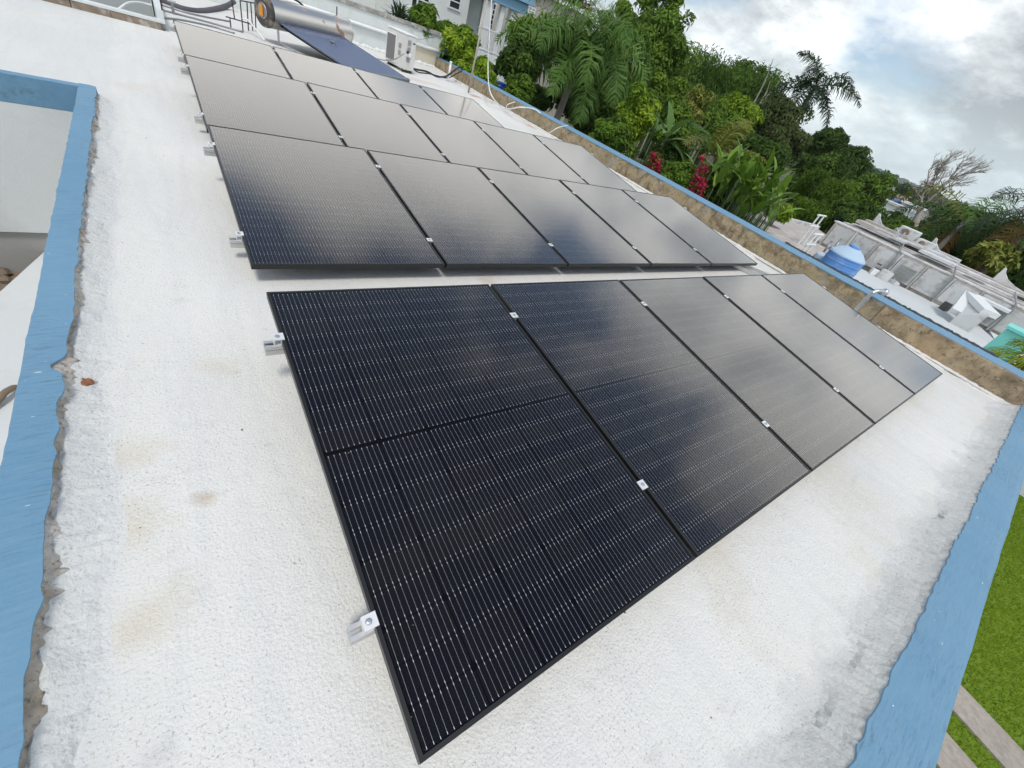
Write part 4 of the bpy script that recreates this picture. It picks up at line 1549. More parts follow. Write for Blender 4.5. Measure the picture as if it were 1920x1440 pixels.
def far_kerb():
    t0 = thing('block_kerb', 'low kerb of stained blocks with a mint white top round the second light well', 'kerb', (-0.05, 9.42, 0))
    inv = Matrix.Translation((0.05, -9.42, 0))
    rng = random.Random(8)
    x = -0.06
    for k in range(9):
        w = rng.uniform(0.36, 0.42) if k else 0.13
        mb = MB(); mb.box((x - w + 0.008, 9.415 + rng.uniform(-.006, .006), -0.002), (x, 9.53, 0.085), inv)
        mb.build('block', 'kerb_stain', t0, bevel=0.006)
        x -= w
    mb = MB(); mb.box((-4.2, 9.405, 0.0855), (-0.002, 9.545, 0.115), inv)
    mb.build('coping', 'mint_wall', t0)
    mb = MB(); mb.box((-0.085, 9.546, -0.9), (-0.001, 14.5, 0.22), inv)
    mb.build('side_wall', 'mint_wall', t0)
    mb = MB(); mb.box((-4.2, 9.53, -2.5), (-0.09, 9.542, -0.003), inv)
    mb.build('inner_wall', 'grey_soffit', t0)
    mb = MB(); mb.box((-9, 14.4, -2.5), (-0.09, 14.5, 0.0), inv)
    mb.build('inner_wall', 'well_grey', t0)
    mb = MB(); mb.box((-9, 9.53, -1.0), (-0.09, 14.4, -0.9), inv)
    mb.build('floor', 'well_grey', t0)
    mb = MB(); mb.tube(spline([tuple(inv @ Vector(tuple(at_z(u, v, -0.2)))) for u, v in ((222, 18), (240, 6), (262, 5), (300, 14))], 6), 0.02, 8)
    mb.build('pipe', 'white_pvc', t0, smooth=True)


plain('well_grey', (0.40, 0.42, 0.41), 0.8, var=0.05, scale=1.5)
plain('kerb_stain', (0.24, 0.19, 0.14), 0.95, var=0.5, scale=8, bstr=0.7, bscale=25, dirt=(0.65, 0.62, 0.57), dirt_amt=0.8, dscale=6)
far_kerb()
# two dark posts at the kerb corner
for k, (u0, v0, u1, v1, lab) in enumerate([(305, 27, 300, -4, 'thin dark steel post at the corner of the second light well'), (288, 18, 284, -4, 'shorter dark steel rod behind the corner post of the second light well')]):
    a = at_y(u0, v0, 9.6)
    b2 = at_y(u1, v1, 9.6)
    a[2] = 0.12 if k else 0.0
    mb = MB(); mb.tube([tuple(a), tuple(b2)], 0.011, 6)
    tag(mb.build('steel_post', 'black_metal'), lab, 'post')

# galvanised standpipe with a hooded outlet against the right wall
b0 = (6.42, 1.125, 0.0)
t0 = thing('standpipe', 'flat grey standpipe with a round hooded end leaning over the blue wall cap', 'pipe', b0)
mb = MB(); mb.box((-0.012, -0.022, 0.0), (0.012, 0.022, 0.36)); mb.build('riser', 'galvanised', t0, bevel=0.005)
mb = MB(); mb.box((-0.018, -0.028, 0.25), (0.018, 0.028, 0.275)); mb.build('joint', 'galvanised', t0)
mb = MB(); mb.box((-0.018, -0.028, 0.02), (0.018, 0.028, 0.045)); mb.build('joint', 'galvanised', t0)
mb = MB(); mb.tube(spline([(0.0, 0.0, 0.345), (0.05, -0.02, 0.385), (0.11, -0.06, 0.40)], 6), [0.022] * 6 + [0.024] * 6 + [0.028], 12)
mb.build('elbow', 'galvanised', t0, smooth=True)
mb = MB()
Mh = Matrix.Translation((0.125, -0.075, 0.40)) @ Vector((0.7, -0.55, -0.15)).to_track_quat('Z', 'Y').to_matrix().to_4x4()
mb.lathe([(0.02, -0.03), (0.042, -0.015), (0.045, 0.015), (0.035, 0.03), (0.012, 0.038)], 16, Mh)
mb.build('hood', 'galvanised', t0, smooth=True)

# ------------------------------------------------------------------ neighbouring roofs on the right
NZ = -0.6


def prism(pts, z0, z1, name, mat, parent=None, inv=None):
    mb = MB()
    k = len(pts)
    for z in (z0, z1):
        for p_ in pts:
            q = Vector((p_[0], p_[1], z))
            mb.v.append(tuple(inv @ q) if inv else tuple(q))
    # make the top face point up
    area = sum(pts[i][0] * pts[(i + 1) % k][1] - pts[(i + 1) % k][0] * pts[i][1] for i in range(k))
    top = list(range(k, 2 * k)); bot = list(range(k))
    if area < 0:
        top.reverse()
    else:
        bot.reverse()
    mb.f += [tuple(top), tuple(bot)]
    for i in range(k):
        j = (i + 1) % k
        mb.f.append((i, j, k + j, k + i) if area > 0 else (j, i, k + i, k + j))
    return mb.build(name, mat, parent)


def nz(u, v, z=NZ):
    q = at_z(u, v, z)
    return (float(q[0]), float(q[1]))


def neighbour():
    pts = [(7.12, -1.5), (7.12, 3.4), nz(1548, 505), nz(1600, 497), nz(1740, 560), nz(1826, 602), nz(1868, 640), (13.0, -1.5)]
    o = thing('flat_roof', 'smooth pale grey flat roof of the neighbouring house', 'roof', (9, 1, NZ))
    inv = Matrix.Translation((-9, -1, -NZ))
    prism(pts, NZ - 0.25, NZ, 'slab', 'pale_flat_roof', o, inv)
    mb = MB(); mb.box((7.2, -1.4, -3.2), (12.5, 3.2, NZ - 0.251), inv); mb.build('wall', 'house_white', o)
    a, b2 = nz(1548, 505), nz(1602, 497)
    mb = MB(); mb.bar((a[0], a[1], NZ + 0.05), (b2[0], b2[1], NZ + 0.05), 0.25, 0.14)
    for i, q in enumerate(mb.v):
        mb.v[i] = tuple(inv @ Vector(q))
    mb.build('edge_kerb', 'white_flat_roof', o, bevel=0.03)

    # older building: wall of grey bays with a weathered roof edge
    p0, p1 = np.array(nz(1600, 496)), np.array(nz(1826, 601))
    X1 = (p0[0] + p1[0]) / 2
    y_hi, y_lo = p0[1], p1[1] - 0.1
    t0 = thing('old_building', 'weathered white building with grey panelled bays and a stained roof edge', 'building', (X1, y_lo, NZ))
    inv = Matrix.Translation((-X1, -y_lo, -NZ))
    ztop = 0.10
    ylo2, yhi2 = y_lo - 3.6, y_hi + 1.3
    mb = MB(); mb.box((X1 + 0.06, ylo2, -3.2), (X1 + 0.3, yhi2, ztop), inv); mb.build('wall', 'old_roof_brown', t0)
    n = 12
    edges = np.linspace(ylo2 + 0.1, yhi2 - 0.05, n + 1)
    rng = random.Random(21)
    for k in range(n):
        a, b3 = edges[k] + 0.03, edges[k + 1] - 0.035
        zz = NZ + rng.uniform(0.05, 0.1)
        mb = MB(); mb.box((X1 + rng.uniform(-0.01, 0.02), a, zz), (X1 + 0.059, b3, ztop - rng.uniform(0.03, 0.08)), inv)
        pn = mb.build('wall_panel', 'old_roof_grey' if k % 3 else 'old_roof_white', t0)
        if k in (5, 8):
            mb = MB()
            for s in range(6):
                mb.box((X1 - 0.035, a + 0.06, zz + 0.08 + s * 0.06), (X1 - 0.012, b3 - 0.1, zz + 0.10 + s * 0.06), inv)
            mb.build('louvre', 'vent_grey', pn)
        if k == 5:
            mb = MB(); mb.box((X1 - 0.4, a - 0.05, ztop - 0.16), (X1 - 0.013, b3 + 0.1, ztop - 0.10), inv)
            mb.build('canopy', 'white_flat_roof', pn)
    for k in range(n + 1):
        mb = MB(); mb.box((X1 - 0.04, edges[k] - 0.02, NZ), (X1 + 0.0595, edges[k] + 0.02, ztop - 0.01), inv)
        mb.build('pilaster', 'old_roof_white' if k % 2 else 'old_roof_brown', t0)
    # stepped roof edge behind: long weathered courses
    for k in range(6):
        x0 = X1 + 0.05 + k * 0.42
        mb = MB(); mb.box((x0, ylo2 - 0.1, ztop + 0.001 + 0.004 * k), (x0 + 0.40, yhi2 + 0.05 - 0.1 * k, ztop + 0.03 + 0.028 * k), inv)
        mb.build('roof_course', ('old_roof_white', 'old_roof_brown')[k % 2], t0)
    mb = MB(); mb.box((X1 + 0.1, ylo2, -3.2), (X1 + 2.6, yhi2 - 0.7, ztop), inv); mb.build('body', 'old_roof_brown', t0)
    for k in range(16):
        x0 = X1 + rng.uniform(0.1, 1.9); y0 = rng.uniform(ylo2 + 0.3, yhi2 - 1.2)
        w_, l_, h_ = rng.uniform(0.2, 0.6), rng.uniform(0.4, 1.3), rng.uniform(0.01, 0.10)
        mb = MB(); mb.box((x0, y0, ztop + 0.17), (x0 + w_, y0 + l_, ztop + 0.18 + h_), inv)
        mb.build('roof_patch', ('old_roof_grey', 'old_roof_brown', 'old_roof_white')[k % 3], t0)
    for k in range(5):
        y0 = ylo2 + 0.6 + k * 1.35
        mb = MB(); mb.tube([tuple(inv @ Vector((X1 - 0.05, y0, NZ + 0.02))), tuple(inv @ Vector((X1 - 0.05, y0 + 0.05, ztop + 0.02))), tuple(inv @ Vector((X1 + 0.8, y0 + 0.3, ztop + 0.2)))], 0.02, 6)
        mb.build('drain_pipe', 'grey_metal', t0)
    xr = X1 + 2.4
    # curved white fins along the rear edge
    for (u, v) in ((1630, 446), (1734, 492), (1852, 556), (1917, 583)):
        d = ray(u, v); q = CAM + d * ((xr - CAM[0]) / d[0])
        mb = MB()
        prof = [(0.0, 0.0), (0.8, 0.0), (0.5, 0.04), (0.26, 0.12), (0.10, 0.24), (0.05, 0.33), (0.0, 0.35)]
        kk = len(prof)
        for dx in (-0.05, 0.05):
            mb.v += [tuple(inv @ Vector((xr + dx, q[1] + 0.25 - a, ztop + 0.17 + b3))) for a, b3 in prof]
        mb.f += [tuple(range(kk)), tuple(reversed(range(kk, 2 * kk)))] + [(i, kk + i, kk + (i + 1) % kk, (i + 1) % kk) for i in range(kk)]
        mb.build('fin', 'old_roof_white', t0)

    # brown flat roof left of it
    q = [nz(1385, 398), nz(1425, 402), nz(1470, 412), nz(1532, 428), nz(1590, 470), nz(1545, 500), nz(1480, 470)]
    t1 = thing('flat_roof', 'brown streaked old flat roof behind the blue water tank', 'roof', (q[0][0], q[0][1], NZ))
    inv = Matrix.Translation((-q[0][0], -q[0][1], -NZ))
    prism(q, NZ - 0.3, NZ, 'slab', 'old_roof_brown', t1, inv)
    q2 = [nz(1425, 402), nz(1470, 412), nz(1532, 428)]
    for a, b2 in zip(q2[:-1], q2[1:]):
        mb = MB(); mb.bar((a[0], a[1], NZ + 0.05), (b2[0], b2[1], NZ + 0.05), 0.15, 0.10)
        mb.v = [tuple(inv @ Vector(v)) for v in mb.v]
        mb.build('edge_kerb', 'old_roof_white', t1)
    mb = MB(); cx = np.mean([p_[0] for p_ in q]); cy = np.mean([p_[1] for p_ in q])
    mb.box((cx - 1.2, cy - 0.8, -3.2), (cx + 1.2, cy + 0.8, NZ - 0.301), inv); mb.build('wall', 'house_white', t1)

    # AC boxes on its rear edge
    for k, (u, v, lab) in enumerate(((1672, 474, 'stained old air conditioner box on the weathered roof edge beside the television antenna'), (1706, 490, 'rusty low air conditioner box on the weathered roof edge beside a white fin'))):
        d = ray(u, v); qq = CAM + d * ((X1 + 2.1 - CAM[0]) / d[0])
        t2 = thing('air_conditioner', lab, 'air conditioner', (X1 + 2.0, float(qq[1]), ztop + 0.16))
        s = 0.26 if k == 0 else 0.22
        mb = MB(); mb.box((-0.2, -s, 0), (0.2, s, 0.34 if k == 0 else 0.22)); mb.build('casing', 'old_roof_white', t2, bevel=0.02)
        mb = MB(); mb.lathe([(0.12 if k == 0 else 0.08, 0), (0.12 if k == 0 else 0.08, 0.012), (0.03, 0.02)], 18, Matrix.Translation((-0.201, 0.06, 0.18 if k == 0 else 0.11)) @ Matrix.Rotation(-math.pi / 2, 4, 'Y')); mb.build('fan_grille', 'brown_dirt', t2)
    return X1, ztop


NX1, NTOP = neighbour()
crng = random.Random(64)
CLUT = [('crate', 'shallow white crate of odds and ends by the louvred bay', 1640, 512), ('crate', 'pale board leaning against the grey bays', 1655, 520), ('crate', 'grey box with a dark mesh lid below the grey bays', 1662, 508),
        ('crate', 'small white box beside the mesh lidded box', 1672, 516), ('crate', 'flat pale sheet lying at the foot of the grey bays', 1682, 528), ('crate', 'dark low box at the foot of the wall bays', 1770, 578)]
for k, (nm, lab, u, v) in enumerate(CLUT):
    q = at_z(u, v, NZ + 0.05)
    x = min(float(q[0]), NX1 - 0.3)
    y = float(q[1])
    w, d_, h = crng.uniform(0.15, 0.35), crng.uniform(0.15, 0.3), crng.uniform(0.08, 0.3)
    t0 = thing(nm, lab, 'box', (x, y, NZ), (0, 0, crng.uniform(-0.6, 0.6)))
    mt_ = ('white_paint', 'old_roof_white', 'vent_grey', 'white_paint', 'old_roof_white', 'dark_grille', 'rust_crumb')[k]
    mb = MB(); mb.box((-w / 2, -d_ / 2, 0), (w / 2, d_ / 2, h)); mb.build('body', mt_, t0, bevel=0.01)
    mb = MB(); mb.box((-w / 2 + 0.03, -d_ / 2 + 0.03, h + 0.001), (w / 2 - 0.03, d_ / 2 - 0.03, h + 0.02)); mb.build('lid', 'dark_grille' if k in (2, 0) else 'old_roof_grey', t0)


def water_tank():
    D = 12.2
    c = at(1567, 506, D)
    r = 31 * px(1566, 500, D)
    t0 = thing('water_tank', 'ribbed blue plastic water tank with a pale lid on the neighbouring roof', 'water tank', (float(c[0]), float(c[1]), float(c[2]) - 0.35 * r))
    H = 1.25 * r
    prof = []
    for k in range(4):
        z0 = H * k / 4
        prof += [(r, z0), (r * 1.0, z0 + H * 0.19), (r * 1.03, z0 + H * 0.205), (r * 1.03, z0 + H * 0.235), (r * 1.0, z0 + H * 0.249)]
    mb = MB(); mb.lathe(prof, 40)
    bd = mb.build('body', 'tank_blue', t0); smooth_by_angle(bd, 25)
    mb = MB(); mb.lathe([(r, H + 0.001), (r * 0.97, H + 0.03), (r * 0.62, H + 0.14), (r * 0.36, H + 0.19)], 40)
    ld = mb.build('shoulder', 'tank_lid', t0); smooth_by_angle(ld, 25)
    mb = MB(); mb.lathe([(r * 0.3, H + 0.191), (r * 0.3, H + 0.23), (r * 0.2, H + 0.25)], 24)
    mb.build('lid', 'tank_blue', ld)
    mb = MB(); mb.box((-0.75 * r, -0.75 * r, -2.6 - c[2] * 0), (0.75 * r, 0.75 * r, -0.001)); mb.build('stand', 'old_roof_white', t0)
    # pale second tank
    c = at(1540, 495, D + 0.5)
    r2 = r * 0.7
    t1 = thing('water_tank', 'pale white cistern half hidden behind the blue water tank', 'water tank', (float(c[0]), float(c[1]), float(c[2]) - 0.4))
    mb = MB(); mb.lathe([(r2, 0), (r2, 0.5), (r2 * 0.9, 0.58), (r2 * 0.4, 0.62)], 30)
    smooth_by_angle(mb.build('body', 'tank_lid', t1), 25)
    mb = MB(); mb.box((-r2 * .7, -r2 * .7, -2.4), (r2 * .7, r2 * .7, -0.001)); mb.build('stand', 'old_roof_white', t1)
    # pipes
    for k, (a, b2, lab) in enumerate([((1578, 448), (1557, 474), 'dark pipe leaning up behind the blue water tank'), ((1560, 452), (1545, 472), 'thin dark pipe beside the pale cistern')]):
        mb = MB(); mb.tube([tuple(at(*b2, D + 0.9)), tuple(at(*a, D + 1.0))], 0.03, 8)
        tag(mb.build('pipe', 'grey_metal', smooth=True), lab, 'pipe')
    # white frames
    for k, (u, v, D2, s, lab) in enumerate([(1514, 440, 15.0, 1.0, 'white pipe trestle on the brown streaked roof'), (1508, 474, 12.0, 0.8, 'small white pipe frame above a dark opening by the blue wall cap')]):
        base = at(u, v, D2)
        t2 = thing('pipe_trestle', lab, 'trestle', tuple(base))
        w, h = 0.35 * s, 0.55 * s
        for dx in (-w / 2, w / 2):
            mb = MB(); mb.tube([(dx, 0, -0.4), (dx, 0, h)], 0.022, 8); mb.build('post', 'white_pvc', t2)
        for zz in (h, h * 0.45):
            mb = MB(); mb.tube([(-w / 2 - 0.12, 0, zz), (w / 2 + 0.12, 0, zz)], 0.022, 8); mb.build('crossbar', 'white_pvc', t2)


water_tank()


def tv_antenna():
    D = 17.6
    b0, b1 = at(1664, 483, D), at(1697, 436, D + 0.1)
    t0 = thing('television_antenna', 'grey television antenna with comb arms on a leaning mast', 'antenna', tuple(b0))
    B = np.array(b0)

    def P(u, v, dd=0.0):
        return tuple(np.array(at(u, v, D + dd)) - B)
    mb = MB(); mb.tube([tuple(np.array([0, 0, -0.4])), tuple(np.array(b1) - B)], 0.02, 8); mb.build('mast', 'galvanised', t0)
    for (a, b2, c) in (((1657, 436), (1709, 443), 0), ((1668, 450), (1685, 440), 4), ((1685, 440), (1682, 427), 5)):
        mb = MB(); mb.tube([P(*a), P(*b2)], 0.017, 6)
        bm = mb.build('boom', 'galvanised', t0)
        if c:
            A, E_ = np.array(P(*a)), np.array(P(*b2))
            dirv = (E_ - A) / np.linalg.norm(E_ - A)
            side = np.cross(dirv, np.array([0.57, 0.54, -0.3])); side /= np.linalg.norm(side)
            for k in range(c):
                q = A + (E_ - A) * (k + 0.5) / c
                mb = MB(); mb.tube([tuple(q - side * 0.09), tuple(q + side * 0.09)], 0.008, 5)
                mb.build('element', 'galvanised', bm)


tv_antenna()


def teal_post():
    D = 11.4
    top, bot = at(1850, 590, D), at(1868, 664, D)
    base = np.array([bot[0], bot[1], -3.2])
    t0 = thing('teal_pillar', 'turquoise painted pillar with a dark shaded side at the end of the pale roof', 'pillar', tuple(base))
    s = 21 * px(1850, 610, D)
    h = float(top[2]) + 3.2 + 0.02
    mb = MB(); mb.box((-0.13, -s, 0), (0.35, s, h - 0.05)); mb.build('shaft', 'teal_paint', t0, bevel=0.01)
    mb = MB(); mb.box((-0.16, -s - 0.03, h - 0.049), (0.38, s + 0.03, h)); mb.build('cap', 'teal_paint', t0)
    # white roof and small gable beyond
    q = [nz(1835, 592), nz(1862, 560), nz(1930, 560), (22, -6), (11, -6), nz(1880, 650)]
    t1 = thing('flat_roof', 'bright white stippled roof behind the turquoise pillar', 'roof', (q[0][0], q[0][1], NZ))
    inv = Matrix.Translation((-q[0][0], -q[0][1], -NZ))
    qq = [nz(1846, 606), nz(1920, 588), nz(1990, 600), nz(1990, 690), nz(1875, 655)]
    prism(qq, NZ - 0.3, NZ + 0.012, 'slab', 'white_flat_roof', t1, inv)
    cx, cy = np.mean([a[0] for a in qq]), np.mean([a[1] for a in qq])
    mb = MB(); mb.box((cx - 1, cy - 0.7, -3.2), (cx + 1, cy + 0.7, NZ - 0.301), inv); mb.build('wall', 'house_white', t1)
    a, b2, c = at(1822, 556, 15), at(1797, 590, 14.2), at(1856, 590, 14.2)
    t2 = thing('gable_wall', 'small white gable end standing beside the turquoise pillar', 'gable', (float(b2[0]), float(b2[1]), float(b2[2])))
    B = np.array(b2)
    mb = MB()
    th = np.array([0.25, 0.02, 0])
    P = [np.array(v) - B for v in (b2, c, a)]
    low = [P[0] + [0, 0, -1.5], P[1] + [0, 0, -1.5]]
    ring = [low[0], low[1], P[1], P[2], P[0]]
    k = len(ring)
    mb.v += [tuple(v) for v in ring] + [tuple(v + th) for v in ring]
    mb.f += [tuple(range(k)), tuple(reversed(range(k, 2 * k)))] + [(i, k + i, k + (i + 1) % k, (i + 1) % k) for i in range(k)]
    mb.build('wall', 'old_roof_grey', t2)
    for s_, e_ in ((P[0], P[2]), (P[2], P[1])):
        mb = MB(); mb.bar(s_ + th * 0.5, e_ + th * 0.5, 0.36, 0.12); mb.build('coping', 'white_flat_roof', t2)


teal_post()

# ------------------------------------------------------------------ houses behind the end wall


def rect_on(y, u0, v0, u1, v1):
    a, b2 = at_y(u0, v0, y), at_y(u1, v1, y)
    return float(min(a[0], b2[0])), float(max(a[0], b2[0])), float(min(a[2], b2[2])), float(max(a[2], b2[2]))


def louvre_window(parent, inv, x0, x1, z0, z1, y, cols, rows, glass='window_dark'):
    mb = MB(); mb.box((x0, y - 0.02, z0), (x1, y + 0.01, z1), inv)
    w = mb.build('window', glass, parent)
    mb = MB()
    f = 0.06
    mb.box((x0 - f, y - 0.06, z0 - f), (x1 + f, y - 0.021, z0), inv)
    mb.box((x0 - f, y - 0.06, z1), (x1 + f, y - 0.021, z1 + f), inv)
    for k in range(cols + 1):
        x = x0 + (x1 - x0) * k / cols
        mb.box((x - 0.035, y - 0.055, z0 + 0.001), (x + 0.035, y - 0.0215, z1 - 0.001), inv)
    mb.build('frame', 'white_paint', w)
    for c in range(cols):
        for k in range(1, rows):
            z = z0 + (z1 - z0) * k / rows
            xa, xb = x0 + (x1 - x0) * c / cols + 0.036, x0 + (x1 - x0) * (c + 1) / cols - 0.036
            mb = MB(); mb.box((xa, y - 0.05, z - 0.022), (xb, y - 0.022, z + 0.022), inv)
            mb.build('slat', 'white_paint', w)


def white_house():
    Y = 24.0
    x0 = float(at_y(728, 12, Y)[0]); x1 = float(at_y(876, 30, Y)[0])
    t0 = thing('house', 'pale mint white two storey house with louvred windows and a columned porch', 'house', (x0, Y, -3.0))
    inv = Matrix.Translation((-x0, -Y, 3.0))
    mb = MB(); mb.box((x0, Y, -3.0), (x1, Y + 6, 5.5), inv); mb.build('wall', 'house_white', t0)
    mb = MB(); mb.box((x0 - 5, Y + 1.6, -3.0), (x0 - 0.01, Y + 6, 5.5), inv); mb.build('wall', 'house_white', t0)
    a, b2, c, d = rect_on(Y, 770, 10, 802, 22)
    zb = float(at_y(786, 16, Y)[2])
    louvre_window(t0, inv, a, b2, zb, zb + 1.25, Y, 3, 4)
    mb = MB(); mb.box((a - 0.15, Y - 0.14, zb - 0.2), (b2 + 0.15, Y - 0.001, zb - 0.062), inv); mb.build('sill', 'white_paint', t0)
    a, b2, c, d = rect_on(Y, 841, 11, 861, 19)
    zb = float(at_y(851, 15, Y)[2])
    louvre_window(t0, inv, a, b2, zb, zb + 1.2, Y, 1, 5)
    # porch: floor slab, back wall, jalousie door, columns, beam
    PY = 22.6
    xa, xb = x1, float(at_y(978, 84, PY)[0])
    zf = float(at_y(900, 95, PY)[2])
    mb = MB(); mb.box((xa + 0.01, PY, zf - 0.35), (xb, Y + 4.0, zf), inv); mb.build('porch_floor', 'house_white', t0)
    mb = MB(); mb.box((xa + 0.01, Y + 2.6, zf + 0.001), (xb + 0.5, Y + 2.8, zf + 3.4), inv); mb.build('porch_wall', 'house_white', t0)
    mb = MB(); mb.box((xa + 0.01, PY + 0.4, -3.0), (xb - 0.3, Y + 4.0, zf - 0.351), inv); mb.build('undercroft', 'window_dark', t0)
    louvre_window(t0, inv, xa + 0.35, xa + 1.0, zf + 0.05, zf + 2.1, Y + 2.59, 1, 8)
    louvre_window(t0, inv, xa + 2.2, xa + 3.0, zf + 0.7, zf + 2.0, Y + 2.59, 2, 6)
    hc = float(at_y(952, 14, PY)[2]) - zf
    for (u, v, w) in ((903, 84, 0.36), (929, 76, 0.22), (951, 76, 0.34)):
        q = at_y(u, v, PY + 0.15)
        mb = MB(); mb.box((q[0] - w / 2, PY + 0.02, zf + 0.001), (q[0] + w / 2, PY + 0.02 + w, zf + hc), inv)
        mb.build('column', 'white_paint', t0)
    mb = MB(); mb.box((xa + 0.02, PY - 0.1, zf + hc + 0.001), (xb - 0.2, PY + 0.4, zf + hc + 0.4), inv); mb.build('beam', 'light_blue_beam', t0)
    mb = MB(); mb.box((xa + 0.02, PY - 0.25, zf + hc + 0.401), (xb, Y + 4, zf + hc + 0.6), inv); mb.build('porch_roof', 'light_blue_beam', t0)
    # balustrade along the porch and down the stair
    rl = bpy.data.objects.new('balustrade', None); COL.objects.link(rl); rl.parent = t0
    nb = 30
    for k in range(nb + 1):
        x = xa + 0.1 + (xb - xa - 0.15) * k / nb
        mb = MB(); mb.box((x - 0.018, PY + 0.005, zf + 0.08), (x + 0.018, PY + 0.035, zf + 0.86), inv)
        mb.build('baluster', 'white_paint', rl)
    for zz in (0.06, 0.87):
        mb = MB(); mb.box((xa + 0.05, PY - 0.005, zf + zz), (xb, PY + 0.045, zf + zz + 0.05), inv); mb.build('rail', 'white_paint', rl)
    st = bpy.data.objects.new('stair', None); COL.objects.link(st); st.parent = t0
    sx0, sx1 = xb - 0.4, xa + 0.6
    drop = 2.0
    n = 18
    for k in range(n):
        f0, f1 = k / n, (k + 1) / n
        xA, xB = sx0 + (sx1 - sx0) * f0, sx0 + (sx1 - sx0) * f1
        z = zf - drop * f1
        mb = MB(); mb.box((min(xA, xB), PY - 1.1, z - 0.22), (max(xA, xB), PY - 0.03, z), inv); mb.build('step', 'house_white', st)
        mb = MB(); mb.box((xA - 0.02, PY - 1.12, z), (xA + 0.02, PY - 1.09, z + 0.95), inv); mb.build('baluster', 'white_paint', st)
    mb = MB(); mb.bar(inv @ Vector((sx0, PY - 1.105, zf + 0.95 - drop / n)), inv @ Vector((sx1, PY - 1.105, zf - drop + 0.95)), 0.05, 0.06); mb.build('handrail', 'white_paint', st)


white_house()


def cream_house():
    Y = 33.0
    x0 = float(at_y(972, 40, Y)[0]); x1 = float(at_y(1110, 60, Y)[0])
    t0 = thing('house', 'beige house with a tall white framed window behind the royal palm', 'house', (x0, Y, -3.0))
    inv = Matrix.Translation((-x0, -Y, 3.0))
    mb = MB(); mb.box((x0, Y, -3.0), (x1, Y + 7, 4.3), inv); mb.build('wall', 'house_pinkish', t0)
    mb = MB(); mb.box((x0 - 0.3, Y - 0.3, 4.301), (x1 + 0.3, Y + 7.3, 4.55), inv); mb.build('roof', 'white_paint', t0)
    a, b2, c, d = rect_on(Y, 984, 46, 1003, 18)
    louvre_window(t0, inv, a, b2, c, d, Y, 2, 7, 'blind_pale')
    mb = MB(); mb.box((x0 - 0.3, Y - 1.0, c - 0.7), (x0 + 2.6, Y - 0.001, c - 0.5), inv); mb.build('balcony', 'house_pinkish', t0)
    rl = bpy.data.objects.new('railing', None); COL.objects.link(rl); rl.parent = t0
    for k in range(12):
        x = x0 - 0.25 + k * 0.25
        mb = MB(); mb.box((x - 0.012, Y - 0.98, c - 0.499), (x + 0.012, Y - 0.956, c + 0.45), inv); mb.build('baluster', 'black_metal', rl)
    mb = MB(); mb.box((x0 - 0.3, Y - 0.99, c + 0.4501), (x0 + 2.6, Y - 0.95, c + 0.49), inv); mb.build('rail', 'black_metal', rl)


plain('house_pinkish', (0.50, 0.46, 0.40), 0.85, var=0.06, scale=1)
cream_house()

# blue barrel among the shrubs
c = at(937, 158, 17.5)
r = 13 * px(937, 158, 17.5)
t0 = thing('barrel', 'dark blue plastic barrel half hidden in shrubs beyond the wall', 'barrel', (float(c[0]), float(c[1]), float(c[2]) - 0.95))
mb = MB(); mb.lathe([(r * 0.94, 0), (r, 0.05), (r, 0.30), (r * 1.03, 0.32), (r, 0.34), (r, 0.62), (r * 1.03, 0.64), (r, 0.66), (r * 0.97, 0.93), (r * 0.9, 0.96)], 28)
smooth_by_angle(mb.build('drum', 'barrel_blue', t0), 25)
mb = MB(); mb.lathe([(r * 0.95, 0.961), (r * 0.96, 1.0), (r * 0.8, 1.02)], 28); mb.build('lid', 'barrel_blue', t0)
mb = MB(); mb.box((-r, -r, -3.2 - float(c[2]) + 0.95), (r, r, -0.001)); mb.build('plinth', 'old_roof_brown', t0)

# ------------------------------------------------------------------ far town on the plain
rng = random.Random(31)
FAR = [(1666, 371, 150, 5, 'tiny white house with a blue tank among the trees below the bare hill', 'white_paint', 'tank_blue'),
       (1693, 377, 170, 6, 'tiny house with a rust red roof on the far slope', 'house_cream', 'terracotta'),
       (1683, 387, 140, 8, 'long low white building below the red roofed house', 'white_paint', 'old_roof_white'),
       (1718, 389, 150, 6, 'small grey walled house with a pale flat roof near the bare tree', 'old_roof_grey', 'white_paint'),
       (1668, 347, 240, 6, 'small white block far up the slope by a pole', 'white_paint', 'old_roof_grey'),
       (1683, 362, 220, 6, 'tiny cream house between far trees', 'house_cream', 'old_roof_white'),
       (1640, 395, 110, 5, 'white wall showing through the dark trees below the ridge', 'white_paint', 'white_paint'),
       (1622, 352, 160, 5, 'small pink roofed house glimpsed through the tree crown', 'house_cream', 'terracotta'),
       (1742, 420, 120, 5, 'small white and blue house glimpsed left of the coconut palm', 'white_paint', 'tank_lid'),
       (1724, 433, 95, 5, 'narrow white roof strip below the bare tree', 'white_paint', 'old_roof_white'),
       (1775, 468, 60, 4, 'white house wall behind the leaning palm trunk', 'white_paint', 'old_roof_white'),
       (1805, 455, 80, 5, 'white walls glimpsed through hanging coconut fronds', 'white_paint', 'old_roof_grey')]
